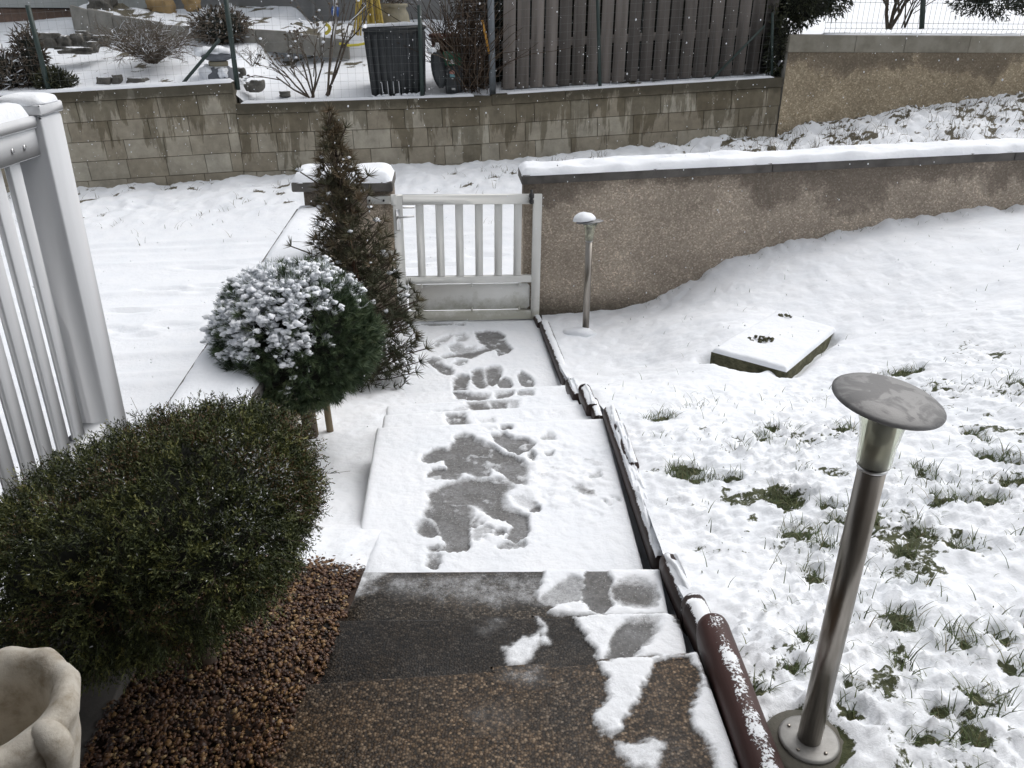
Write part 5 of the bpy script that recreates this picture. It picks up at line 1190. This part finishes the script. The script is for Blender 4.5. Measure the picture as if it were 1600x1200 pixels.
# wire fences
def wire_fence(label, x0, x1, zt, posts, hgt, parent_extra=None, pitch=.1):
    r = thing('wire_fence', bwp(x0, .1, zt(x0)), label, 'fence')
    mb = MB(); ny = int(hgt / pitch); xsn = np.arange(x0, x1, pitch)
    for x in xsn: mb.tube([bwp(x, .1, zt(x) + .02), bwp(x + .0, .1, zt(x) + hgt)], .001, 3, False)
    for j in range(ny + 1): mb.tube([bwp(x, .1, zt(x) + .03 + j * pitch) for x in np.linspace(x0, x1, 12)], .001, 3, False)
    o = mb.build('wire_mesh', M_WIRE, r); o['kind'] = 'stuff'
    for (u0, v0, u1, v1, rr) in posts:
        a = gp(u0, v0, .1); b = gp(u1, v1, .1); d_ = a - b; a = a + d_ / np.linalg.norm(d_) * (.25 if v0 <= 2 else 0)
        MB().tube([b - [0, 0, .05], a], rr, 10).build('post', M_GREENPOST if u0 > 400 or True else M_GREYPOST, r, True)
    return r
WF1 = wire_fence('left stretch of green wire mesh fence on the higher wall', -7.6, -3.75, ztop_high, [(43, 8, 78, 146, .03), (353, 0, 371, 134, .032)], 1.25)
MB().tube([gp(280, 137, .1), gp(343, 62, .12)], .02, 8).build('brace', M_GREENPOST, WF1, True)
WF2 = wire_fence('green wire mesh fence with slim posts along the lower wall', -3.6, 3.6, ztop_low, [(655, 8, 660, 156, .028), (934, 0, 938, 137, .024)], 1.2)
MB().tube([gp(1195, 40, .1), gp(1112, 124, .1)], .016, 8).build('brace', M_GREENPOST, WF2, True)
MB().tube([gp(1207, 20, .1), gp(1206, 117, .1)], .02, 8).build('post', M_GREENPOST, WF2, True)
GP_ = MB().tube([gp(770, 146, .16) - [0, 0, .1], gp(766, -40, .16)], .045, 14).build('metal_post', M_GREYPOST, None, True, None, gp(770, 146, .16)); tag(GP_, 'thick grey steel post at the left end of the plank fence', 'post')

# plank fence
PF = thing('plank_fence', gp(780, 140, .3), 'tall weathered dark plank fence standing on the block wall', 'fence'); pl = np.array(PF.location)
fb = .3; pm = None
pa, pbb = gp(784, 142, fb), gp(1203, 118, fb); npl = 20
for i in range(npl):
    f0 = (i + .5) / npl; c = pa + (pbb - pa) * f0; zb_ = float(ztop_low(c[0])) + .035
    Lw = np.linalg.norm((pbb - pa)[:2]) / npl - .026
    if pm is None:
        me = MB().box((0, 0, .5), (Lw, .022, 1.0), None, .003)
        o = me.build('plank', M_PLANK, PF, origin=(0, 0, 0)); pm = o
    else: o = pm.copy(); C.objects.link(o)
    o.location = Vector(np.array([c[0], c[1], zb_]) - pl); o.rotation_euler = (0, random.uniform(-.004, .004), WANG); o.scale = (random.uniform(.96, 1.03), 1, 1.75 + random.uniform(-.01, .02))
for zz in (.06, .55, 1.35):
    MB().prism([(*(pa + WN * -.012)[:2], float(ztop_low(pa[0])) + zz), (*(pbb + WN * -.012)[:2], float(ztop_low(pbb[0])) + zz), (*(pbb + WN * -.06)[:2], float(ztop_low(pbb[0])) + zz), (*(pa + WN * -.06)[:2], float(ztop_low(pa[0])) + zz)],
               [(*(pa + WN * -.012)[:2], float(ztop_low(pa[0])) + zz + .1), (*(pbb + WN * -.012)[:2], float(ztop_low(pbb[0])) + zz + .1), (*(pbb + WN * -.06)[:2], float(ztop_low(pbb[0])) + zz + .1), (*(pa + WN * -.06)[:2], float(ztop_low(pa[0])) + zz + .1)]).build('rail', M_PLANK, PF)
# leafy masses
def leafy(name, label, cat, boxes, n, mat, leaf=(.05, .012), tintc=.4, group=None, droop=0.0, core=.68):
    c0 = np.mean([b[0] for b in boxes], 0); root = thing(name, c0 * [1, 1, 0] + [0, 0, min(b[0][2] - b[1][2] for b in boxes)], label, cat, group)
    B, D, T = [], [], []
    vol = np.array([np.prod(b[1]) ** .667 for b in boxes]); vol /= vol.sum()
    for (c, r), fr in zip(boxes, vol):
        m_ = int(n * fr); d = sphere_dirs(m_); lump = fbm(d[:, 0] * 2.5 + c[0] * 3, d[:, 1] * 2.5 + d[:, 2] * 2.2, 3, 161)
        B.append(np.asarray(c) + d * np.asarray(r) * (.72 + .3 * RNG.random(m_) + .5 * (lump - .5))[:, None]); D.append(d + RNG.normal(size=(m_, 3)) * .6 + np.array([0, 0, .25 - droop])); T.append(np.clip(tintc + .22 * RNG.normal(size=m_) + .8 * (lump - .5), 0, 1))
    B, D, T = np.concatenate(B), np.concatenate(D), np.concatenate(T)
    needles(B, D, leaf[0] * (.6 + .8 * RNG.random(len(B))), np.full(len(B), leaf[1] / 2), T, 'foliage', mat, root)
    if core: blobs('shade_core', [(c, np.asarray(r) * core) for c, r in boxes], M_DARK, root, 3, .4)
    return root
h0 = gp(1250, 15, .45); h1 = gp(1545, 5, .9)
leafy('conifer_hedge', 'dark evergreen bush hanging over the wall end beside the plank fence', 'bush', [(h0 + [-.1, 0, .3], (.55, .35, .6)), (h0 + [.35, .1, .35], (.42, .3, .45)), (gp(1213, 75, .22), (.16, .16, .42))], 9000, M_HEDGE, (.07, .016), .38, droop=.2)
leafy('conifer_hedge', 'rounded dark evergreen bush behind the mesh panel fence, far upper right', 'bush', [(h1 + [0, .1, .4], (.75, .5, .62)), (h1 + [.95, .2, .45], (.6, .5, .65))], 9000, M_HEDGE, (.07, .016), .4)
hb = bwp(1.8, .95, 2.1)
leafy('conifer_hedge', 'dark hedge mass added behind the plank fence to blacken its gaps', 'hedge', [(bwp(x, .85, zz), (.55, .3, .62)) for x in (.1, .8, 1.5, 2.2, 2.9, 3.4) for zz in (1.55, 2.3)], 8000, M_HEDGE, (.08, .02), .3, core=.95)  # hedge added as a dark backing so the plank gaps read black
# mesh panel fence at the right
MP = thing('panel_fence', bwp(4.4, .22, 2.0), 'dark green rigid mesh panel fence above the concrete wall', 'fence')
mb = MB()
for x in np.arange(4.3, 9.0, .075):
    mb.tube([bwp(x, .2, 2.0), bwp(x, .2, 2.06), bwp(x, .17, 2.09), bwp(x, .2, 2.12), bwp(x, .2, 3.1)], .0022, 4, False)
for z in (2.03, 2.09, 2.16, 2.42, 2.68, 2.94): mb.tube([bwp(4.3, .2, z), bwp(9, .2, z)], .0025, 4, False)
o = mb.build('wire_mesh', M_GREENPOST, MP); o['kind'] = 'stuff'
a, b = gp(1446, -60, .22), gp(1440, 45, .22); MB().tube([b, a], .036, 8).build('post', M_GREENPOST, MP)
# trunk behind the mesh
def twigs(name, label, cat, base, dirs, L, r, depth, mat, seed, spread=.5, kids=(2, 3), group=None, tint=(0, 1), thin=.62, up=.15, mid=None, buds=0.0):
    rr = random.Random(seed); mb = MB()
    def grow(p, d, l, r_, k):
        d = d / np.linalg.norm(d); q1 = p + d * l * .5 + np.array([rr.gauss(0, 1), rr.gauss(0, 1), rr.gauss(0, 1)]) * l * .05; q = q1 + (d + np.array([rr.gauss(0, .12), rr.gauss(0, .12), up * .5])) * l * .5
        mb.tube([p, q1, q], [r_, r_ * .85, r_ * .65], 5 if r_ > .012 else 3, False, rr.uniform(*tint) if r_ < .012 else .4 * rr.random())
        if buds and k <= 1 and rr.random() < buds:
            V0, F0 = ico(1); s_ = rr.uniform(.012, .026); mb.add(V0 * s_ * np.array([1, 1, .7]) + q, [tuple(f) for f in F0], rr.choice((.2, .3, .5, .95)))
        if k > 0:
            for _ in range(rr.randint(*kids)):
                s_ = rr.uniform(.35, 1.0); pp_ = p + (q - p) * s_; dd = d + np.array([rr.gauss(0, spread), rr.gauss(0, spread), rr.gauss(0, spread * .6) + up]); grow(pp_, dd, l * rr.uniform(.5, .8), r_ * thin, k - 1)
    for d in dirs: grow(np.asarray(base) + np.array([rr.gauss(0, .03), rr.gauss(0, .02), -.03]), np.asarray(d, float), L * rr.uniform(.75, 1.15), r, depth)
    o = mb.build(name, mat, None, True, None, base); tag(o, label, cat, group); return o
b0 = gp(1388, 42, .6); twigs('bare_sapling', 'bare crooked sapling behind the mesh panel fence', 'sapling', b0, [(-.25, 0, 1), (.2, .1, 1), (.35, 0, .8)], .55, .03, 3, M_TWIG, 4, .5, tint=(0, .7))
b0 = gp(1412, 40, .45); twigs('bare_sapling', 'thin tangled bare shoots against the mesh panel fence', 'sapling', b0, [(.1, 0, 1), (-.1, 0, 1), (.3, 0, 1), (.5, 0, .9)], .5, .012, 3, M_TWIG, 5, .6, tint=(0, .7))
# twiggy shrubs in the neighbour's garden
def fan(n, w, t): return [(w * math.cos(i / n * 6.283 + .3) * (.4 + .6 * ((i * 7) % 5) / 4), w * .8 * math.sin(i / n * 6.283 + .3), t) for i in range(n)]
b0 = gp(238, 95, .8); twigs('twiggy_shrub', 'wide dense bare twiggy shrub left of the fence brace', 'shrub', b0, fan(44, 1.6, .75), .42, .012, 4, M_TWIG, 11, .75, (2, 3), tint=(.2, 1), up=.05)
b0 = gp(488, 150, .3); twigs('branching_shrub', 'bare multi stemmed shrub with upright twigs left of the compost bin', 'shrub', b0, [(-.9, 0, .9), (-.6, .1, 1), (-.35, 0, 1), (-.1, .1, 1), (.15, 0, 1), (-1.1, .1, .7), (.3, .1, .95)], .48, .014, 4, M_TWIG, 12, .38, (2, 2), tint=(0, .93), up=.1, buds=.7)
b0 = gp(512, 150, .35); twigs('branching_shrub', 'taller forked bare stem leaning right towards the compost bin', 'shrub', b0, [(.32, 0, 1.0), (.45, .05, .9), (.1, 0, 1)], .75, .018, 4, M_TWIG, 13, .3, (2, 2), tint=(0, .95), up=.12, buds=.4)
b0 = gp(345, 55, 2.0); leafy('snowy_bush', 'small leafy bush with snow behind the fence post', 'bush', [(b0 + [0, 0, .12], (.42, .3, .26))], 1600, M_TWIG, (.06, .02), .55)
b0 = gp(52, 110, .45); leafy('dark_shrub', 'upright dark shrub with snow behind the left fence post', 'shrub', [(b0 + [0, 0, .15], (.2, .2, .38)), (b0 + [-.1, 0, -.1], (.25, .2, .2))], 1700, M_TWIG, (.08, .016), .2)
b0 = gp(88, 135, .3); leafy('dark_shrub', 'low dark green shrub on the wall beside the left fence post', 'shrub', [(b0 + [0, 0, .04], (.27, .2, .17))], 1700, M_HEDGE, (.06, .014), .6)
b0 = gp(5, 115, .4); leafy('dark_shrub', 'grey green snowy plant at the left edge behind the fence', 'shrub', [(b0, (.3, .25, .3))], 1600, M_TWIG, (.1, .014), .6)
b0 = gp(395, 100, .6); twigs('twiggy_shrub', 'low snowy twigs right of the fence post', 'shrub', b0, fan(9, 1.2, .8), .2, .006, 3, M_TWIG, 15, .7, tint=(.3, 1))
# dry creeper by the metal post
CR = thing('dry_creeper', gp(738, 150, .25), 'tangled dry brown creeper filling the corner beside the steel post', 'creeper'); mb = MB(); rr = random.Random(3)
for i in range(420):
    u = rr.gauss(738, 15); p = gp(u, 152 - rr.random() * 60, .15 + rr.random() * .6); pts = [p]; d = np.array([rr.gauss(0, .35), rr.gauss(0, .3), 1.0])
    for _ in range(5): d = d + np.array([rr.gauss(0, .35), rr.gauss(0, .3), rr.gauss(0, .2)]); pts.append(pts[-1] + d * rr.uniform(.07, .15))
    mb.tube(pts, [.006, .006, .005, .005, .004, .003], 3, False, rr.random())
mb.build('stems', M_DRYTWIG, CR)
S = np.array([gp(rr.gauss(738, 14), rr.uniform(-10, 140), rr.uniform(.25, .9)) for _ in range(2600)]); needles(S, RNG.normal(size=S.shape), np.full(len(S), .06), np.full(len(S), .008), RNG.random(len(S)), 'dead_leaves', M_DRYTWIG, CR)
CR2 = thing('grey_vine', gp(705, 80, .7), 'wispy grey green vine stems against the house wall beside the bins', 'vine'); mb = MB()
for i in range(60):
    p = gp(rr.uniform(690, 722), rr.uniform(70, 140), .7); pts = [p]; d = np.array([rr.gauss(-.1, .2), 0, 1.0])
    for _ in range(7): d = d + np.array([rr.gauss(0, .3), rr.gauss(0, .2), rr.gauss(0, .1)]); pts.append(pts[-1] + d * .12)
    mb.tube(pts, .005, 3, False, rr.random())
mb.build('stems', M_DRYTWIG, CR2)
ST = MB().box(gp(759, 58, .14), (.03, .012, .42), roty(-.22), .002).build('orange_strap', M_ORANGE, None, origin=gp(759, 58, .14)); tag(ST, 'orange yellow strap hanging in the creeper beside the steel post', 'strap')

# compost bin
cb = [gp(583, 154, .2), gp(664, 149, .2)]; ctf = [gp(568, 47, .17), gp(663, 43, .17)]
BIN = thing('compost_bin', (cb[0] + cb[1]) / 2, 'large square black plastic compost bin, open topped, on the wall', 'compost bin')
fx = (ctf[1] - ctf[0]); wv = np.linalg.norm(fx); fx /= wv; fy = np.array([-fx[1], fx[0], 0]); fy /= np.linalg.norm(fy); dpt = .62
gb = (cb[0][2] + cb[1][2]) / 2
top = [ctf[0], ctf[1], ctf[1] + fy * dpt, ctf[0] + fy * dpt]; bot = [cb[0], cb[1], cb[1] + fy * (dpt - .06), cb[0] + fy * (dpt - .06)]
def ppanel(p0, p1, q1, q0, nm, slats):                      # side with vertical ribs
    p0, p1, q1, q0 = map(np.asarray, (p0, p1, q1, q0)); nrm_ = np.cross(p1 - p0, q0 - p0); nrm_ /= np.linalg.norm(nrm_)
    MB().prism([p0, p1, p1 - nrm_ * .02, p0 - nrm_ * .02], [q0, q1, q1 - nrm_ * .02, q0 - nrm_ * .02]).build(nm, M_BLACKPL, BIN)
    for i in range(slats):
        f = (i + .5) / slats; a0, a1 = f - .3 / slats, f + .3 / slats; g0, g1 = .05, .93
        L = lambda f_, g: (p0 + (p1 - p0) * f_) * (1 - g) + (q0 + (q1 - q0) * f_) * g
        MB().prism([L(a0, g0), L(a1, g0), L(a1, g1), L(a0, g1)], [L(a0 + .004, g0 + .01) + nrm_ * .012, L(a1 - .004, g0 + .01) + nrm_ * .012, L(a1 - .004, g1 - .01) + nrm_ * .012, L(a0 + .004, g1 - .01) + nrm_ * .012]).build('slat', M_BLACKPL, BIN)
ppanel(bot[0], bot[1], top[1], top[0], 'side_panel', 9); ppanel(bot[1], bot[2], top[2], top[1], 'side_panel', 6); ppanel(bot[2], bot[3], top[3], top[2], 'side_panel', 6); ppanel(bot[3], bot[0], top[0], top[3], 'side_panel', 6)
mb = MB(); rs = []
for p, q in ((top[0], top[1]), (top[1], top[2]), (top[2], top[3]), (top[3], top[0])): mb.tube([p, q], .022, 6)
mb.build('rim', M_BLACKPL, BIN)
for p, q, s_ in ((top[2], top[3], 1), (top[0] + (top[3] - top[0]) * .1, top[3], 2), (top[1] + (top[2] - top[1]) * .35, top[2], 3)):
    dv = (q - p) / np.linalg.norm(q - p); snow_cap('snow_cap', [p + [0, 0, .02], q + [0, 0, .02]], .045, .03, BIN, np.cross(dv, [0, 0, 1]), .5, .02, seed=60 + s_, nv=7)
for i in range(4):
    f = .2 + i * .105; a = bot[0] * (1 - f) + bot[1] * f; b = top[0] * (1 - f) + top[1] * f; g = (.06, .2 + .05 * random.random())
    MB().tube([a * (1 - g[0]) + b * g[0] - fy * .016, a * (1 - g[1]) + b * g[1] - fy * .016], [.005, .003], 5).build('ice_streak', M_SNOW, BIN)
it = [((bot[0] * (1 - f) + bot[1] * f) - fy * .05 + [0, 0, .01], (.05, .04, .04)) for f in (.02, .12, .25, .5, .6, .7, .8, .9)]
blobs('snow_heap', it, M_SNOW, BIN, 2, .5)
# caddy bin with green lid
gb0 = gp(709, 150, .22); CAD = thing('food_waste_bin', gb0, 'small black waste bin with green lid beside the compost bin', 'bin')
tb = gp(706, 102, .22); hb_ = tb[2] - gb0[2]
MB().prism([gb0 + [-.1, -.0, 0], gb0 + [.1, 0, 0], gb0 + [.1, .2, 0], gb0 + [-.1, .2, 0]], [tb + [-.135, -.03, 0], tb + [.135, -.03, 0], tb + [.135, .24, 0], tb + [-.135, .24, 0]]).build('body', M_BLACKPL, CAD, auto=.015)
MB().prism([tb + [-.145, -.045, .002], tb + [.145, -.045, .002], tb + [.145, .25, .002], tb + [-.145, .25, .002]], [tb + [-.12, .06, .17], tb + [.1, .06, .16], tb + [.1, .22, .15], tb + [-.12, .22, .16]]).build('lid', M_GREENPL, CAD, auto=.012)
def plaque(nm, pts, mat, t=.003): 
    P_ = [np.asarray(p) for p in pts]; MB().prism(P_, [p + np.array([.0, -t, 0]) for p in P_]).build(nm, mat, CAD)
def cf(a, z): return gb0 + (tb - gb0) * z + np.array([a, -.03 * z - .006, 0])
plaque('sticker', [cf(-.035, .62), cf(.035, .62), cf(.035, .72), cf(-.035, .72)], M_STICKB); plaque('sticker', [cf(-.035, .722), cf(.035, .722), cf(.035, .8), cf(0, .86), cf(-.035, .8)], M_STICKR)
plaque('sticker', [cf(-.012, .56), cf(.012, .56), cf(.012, .6), cf(-.012, .6)], M_STICKER); plaque('sticker', [cf(-.02, .2), cf(.03, .2), cf(.03, .27), cf(-.02, .27)], M_STICKER)
tri = tb + [0, -.04, .02]; plaque('lid_symbol', [tri + [-.04, .0, 0], tri + [.04, .0, 0], tri + [0, .035, .06]], M_STICKER)
BAG = thing('refuse_sack', gp(686, 138, .2), 'slumped black plastic sack with snow on top leaning by compost bin', 'sack')
V0, F0 = ico(4); W = V0.copy(); W = W * np.array([.1, .11, .24]) * (1 + .2 * (vn(V0[:, 0] * 4, V0[:, 1] * 4 + V0[:, 2] * 2, 7)[:, None] - .5)); W[:, 0] += -.12 * W[:, 2] 
mesh_np('sack', W + gp(685, 107, .2), F0, M_BLACKPL, BAG, True); blobs('snow_cap', [(gp(677, 80, .2), (.075, .07, .04)), (gp(683, 75, .22), (.03, .03, .07))], M_SNOW, BAG, 2, .4)
PT = thing('terracotta_pot', gp(695, 70, .8), 'dark red pot behind the green lidded bin', 'pot'); q = gp(695, 75, .85); MB().lathe([(.14, 0), (.2, .28), (.22, .29), (.22, .33), (.19, .335), (.17, .3)], q - [0, 0, .15], 20).build('pot', M_TERRA, PT, True)
# pot on the house wall side, canes, pole, hose
q = gp(616, 35, 2.6); PT2 = thing('stone_pot', q - [0, 0, .1], 'pale sandstone pot with shrivelled plant by the house wall', 'pot')
MB().lathe([(.22, -.2), (.25, 0), (.23, .12), (.19, .2), (.2, .22), (.22, .23), (.22, .27), (.18, .27), (.17, .24)], q, 24).build('pot', M_POT, PT2, True)
S = q + [0, 0, .28] + RNG.normal(size=(160, 3)) * [.12, .1, .04]; needles(S, RNG.normal(size=S.shape), np.full(160, .08), np.full(160, .006), RNG.random(160), 'foliage', M_DRYTWIG, PT2)
q = gp(578, 42, 2.2); CB = thing('cane_bundle', q, 'bundle of yellow canes standing against the house wall', 'canes')
for i in range(34):
    a = random.random() * 6.28; r1 = .17 * math.sqrt(random.random()); r2 = r1 * .45
    MB().tube([q + [r1 * math.cos(a) * 1.5, r1 * math.sin(a), -.12], q + [r2 * math.cos(a), r2 * math.sin(a), 1.0]], .014, 5).build('cane', M_STRAW, CB)
MB().lathe([(.1, 0), (.1, .02)], q + [0, 0, .6], 14).build('tie', M_DRYTWIG, CB)
q = gp(520, 62, 1.9); PO = thing('silver_pole', q, 'silver pole with blue coupling leaning before the house wall', 'pole'); top_ = gp(527, -20, 1.9)
MB().tube([q - [0, 0, .1], top_], .022, 8).build('pole', M_CHROME, PO); c = q + (top_ - q) * .55; MB().tube([c - (top_ - q) * .09, c + (top_ - q) * .09], .06, 10).build('coupling', M_BLUE, PO)
pts = [gp(500 + 15 * math.sin(a), 45 - 9 * math.cos(a), 1.85) for a in np.linspace(.6, 2.6, 7)]; HS = MB().tube(pts, .025, 7).build('garden_hose', M_YELLOW, None, True, None, pts[3]); tag(HS, 'short curl of bright yellow hose at the kerb end', 'hose', 'yellow hoses')
pts = [gp(u, v, 1.7) for u, v in ((530, 68), (545, 71), (560, 70), (570, 68))]; HS = MB().tube(pts, .02, 6).build('garden_hose', M_YELLOW, None, True, None, pts[1]); tag(HS, 'yellow hose on the snow left of the compost bin', 'hose', 'yellow hoses')
# curved concrete kerb bed
KB = thing('raised_bed', gp(260, 55, 2), 'low curved grey concrete edging of the snowy raised bed by the house', 'raised bed')
kpts = [(112, 30, 3.0), (140, 38, 2.6), (178, 46, 2.4), (255, 58, 2.2), (330, 62, 2.1), (400, 63, 2.0), (450, 66, 1.95), (500, 72, 1.9), (545, 76, 1.9)]
kp = [gp(u, v, b) for u, v, b in kpts]
for i, (a, b) in enumerate(zip(kp[:-1], kp[1:])):
    hk = [.2, .22, .2, .17, .15, .15, .14, .12][i]; bk = np.array([0, .09, 0]); g = (b - a) * .006
    MB().prism([a + g - [0, 0, .15], b - g - [0, 0, .15], b - g + bk - [0, 0, .15], a + g + bk - [0, 0, .15]], [a + g + [0, 0, hk], b - g + [0, 0, hk], b - g + bk + [0, 0, hk], a + g + bk + [0, 0, hk]]).build('edging_slab', M_CONC, KB, auto=.01)
    it = 0
V = []; 
for a in kp: V.append([a + [0, .09 + .9 * f, .14 + .14 * f] for f in np.linspace(0, 1, 12)])
V = np.array(V); V2 = np.stack([np.stack([np.interp(np.linspace(0, 8, 60), range(9), V[:, j, k_]) for k_ in range(3)], -1) for j in range(12)], 1)
V2[..., 2] += .1 * (fbm(V2[..., 0] * 5, V2[..., 1] * 5, 3, 171) - .5)
mesh_np('snow_cover', V2.reshape(-1, 3), grid_faces(60, 12), M_BANK, KB, True, {'cover': (1 - .9 * (fbm(V2[..., 0] * 6, V2[..., 1] * 6, 3, 172) > .58)).ravel()})
for (u, v, b, r, mt, lb) in ((252, 12, 3.3, (.26, .2, .15), M_TANSTONE, 'larger tan boulder against the house wall'), (300, 8, 3.3, (.17, .15, .13), M_TANSTONE, 'smaller tan boulder right of the larger one'),
   (78, 63, 1.3, (.22, .15, .13), M_STONE, 'dark flat stone leftmost in the rockery row'), (100, 66, 1.3, (.16, .13, .12), M_STONE, 'dark rounded stone second in the rockery row'), (122, 63, 1.35, (.13, .12, .12), M_STONE, 'small upright stone in the middle of the rockery row'), (131, 60, 1.4, (.1, .1, .13), M_STONE, 'narrow standing stone in the rockery row'), (158, 64, 1.4, (.15, .13, .1), M_STONE, 'grey stone right in the rockery row'), (120, 79, 1.1, (.3, .12, .06), M_STONE, 'long flat slab of stone in front of the rockery row'), (142, 74, 1.15, (.13, .1, .1), M_STONE, 'knobbly stone lying on the flat slab'),
   (164, 130, .3, (.12, .1, .1), M_STONE, 'grey stone left of the pair on the block wall'), (184, 128, .3, (.07, .08, .12), M_STONE, 'narrow upright stone on the block wall'), (216, 131, .3, (.17, .12, .1), M_STONE, 'broad grey stone right of the pair on the block wall'), (398, 134, .3, (.16, .13, .1), M_STONE, 'brown stone beside the step in the wall top'), (445, 147, .35, (.09, .08, .05), M_STONE, 'small flat stone half under snow before the bare shrub'), (372, 113, .5, (.12, .1, .08), M_STONE, 'snowy stone right of the fence post'),
   (160, 8, 3.2, (.25, .2, .16), M_STONE, 'snow capped boulder behind the curved kerb')):
    o = rock('boulder', gp(u, v, b), r, mt); tag(o, lb, 'stone', 'stones in the neighbouring garden')
OR = thing('garden_ornament', gp(345, 132, .35), 'snow laden grey garden ornament with pale band beside the fence brace', 'ornament'); q = gp(345, 128, .35)
MB().lathe([(.17, -.05), (.2, .06), (.16, .16), (.12, .2)], q, 14, None, lambda r, z, th, i: (r * (1 + .08 * math.sin(th * 5)), z)).build('base', M_ORN, OR, True); MB().lathe([(.11, .2), (.125, .205), (.125, .255), (.11, .26)], q, 14).build('band', M_POT, OR, True)
MB().lathe([(.1, .26), (.2, .3), (.21, .33), (.12, .4), (.03, .44)], q, 14).build('cap', M_ORN, OR, True); blobs('snow_cap', [(q + [-.05, -.02, .38], (.22, .18, .07)), (q + [-.13, -.1, .12], (.1, .08, .12)), (q + [.1, -.16, .13], (.07, .05, .07))], M_SNOW, OR, 3, .3)
# neighbour's house
HB = 4.3; H_ = thing('neighbour_house', bwp(-3, HB, 1.9), 'grey plastered house wall behind the snowy garden', 'house')
MB().prism([bwp(-5.65, HB, 1.4), bwp(1.2, HB, 1.4), bwp(1.2, HB + 7, 1.4), bwp(-5.65, HB + 7, 1.4)], [bwp(-5.65, HB, 4.4), bwp(1.2, HB, 4.4), bwp(1.2, HB + 7, 4.4), bwp(-5.65, HB + 7, 4.4)]).build('wall', M_HOUSE, H_)
MB().prism([bwp(-11, HB - .3, 1.4), bwp(-5.66, HB - .3, 1.4), bwp(-5.66, HB + 7, 1.4), bwp(-11, HB + 7, 1.4)], [bwp(-11, HB - .3, gp(60, 14, HB - .3)[2]), bwp(-5.66, HB - .3, gp(60, 14, HB - .3)[2]), bwp(-5.66, HB + 7, 2.35), bwp(-11, HB + 7, 2.35)]).build('plinth', M_PLINTH, H_)
zp = gp(60, 12, HB - .32)[2]
MB().prism([bwp(-11, HB - .36, zp), bwp(-5.7, HB - .36, zp), bwp(-5.7, HB + 7, zp), bwp(-11, HB + 7, zp)], [bwp(-11, HB - .36, 4.4), bwp(-5.7, HB - .36, 4.4), bwp(-5.7, HB + 7, 4.4), bwp(-11, HB + 7, 4.4)]).build('pale_cladding', M_PALE, H_)
rf = MB(); rf.prism([bwp(-11.5, HB - .7, 4.4), bwp(1.7, HB - .7, 4.4), bwp(1.7, HB + 7.5, 4.4), bwp(-11.5, HB + 7.5, 4.4)], [bwp(-11.5, HB + 3.3, 6.4), bwp(1.7, HB + 3.3, 6.4), bwp(1.7, HB + 3.5, 6.4), bwp(-11.5, HB + 3.5, 6.4)]); rf.build('roof', M_SNOW, H_)
dp = gp(603, 5, HB - .06); MB().tube([dp - [0, 0, .3], dp + [0, 0, 2.3]], .05, 10).build('downpipe', M_PALE, H_, True)
dp = gp(490, 20, HB - .04); MB().tube([dp - [0, 0, .35], dp + [0, 0, 2]], .03, 8).build('downpipe', M_HOUSE, H_, True)

# ------------------------------------------------------------------ own house: door wall and porch roof over the bare top steps (behind the viewer)
OH = thing('own_house', (0, -1, .9), 'front wall and porch roof of the house above the top steps', 'house')
MB().box((-.5, -1.4, 2.6), (14, .4, 5.2)).build('wall', mat_simple('pale_render', (0.12, 0.115, 0.11), (0.15, 0.145, 0.14), 3, 0.9, bump=0.2), OH)
MB().box((-1.4, .3, 3.28), (3.9, 3.1, .16), None, .02).build('porch_roof', M_PLANK, OH)

# ------------------------------------------------------------------ falling snow
n = 3600; V0, F0 = ico(1)
c = np.stack([RNG.uniform(-7.5, 7.5, n), RNG.uniform(2.4, 11.2, n), RNG.uniform(.1, 3.4, n)], 1)
kp = (c[:, 2] > street_z(c[:, 0], c[:, 1]) + .15) & (c[:, 2] > np.where(c[:, 0] > .3, lawn_base(c[:, 0], c[:, 1]) + .15, 0)); c = c[kp]; n = len(c)
r = (.0018 + .0022 * RNG.random(n))[:, None, None] * np.array([1, .9, 1.3]); V = (V0[None] * r + c[:, None, :]).reshape(-1, 3)
o = mesh_np('falling_snow', V, (F0[None] + (np.arange(n) * len(V0))[:, None, None]).reshape(-1, 3), M_SNOW, None, True, None, 'stuff'); o['label'] = 'snowflakes falling through the air over the garden'
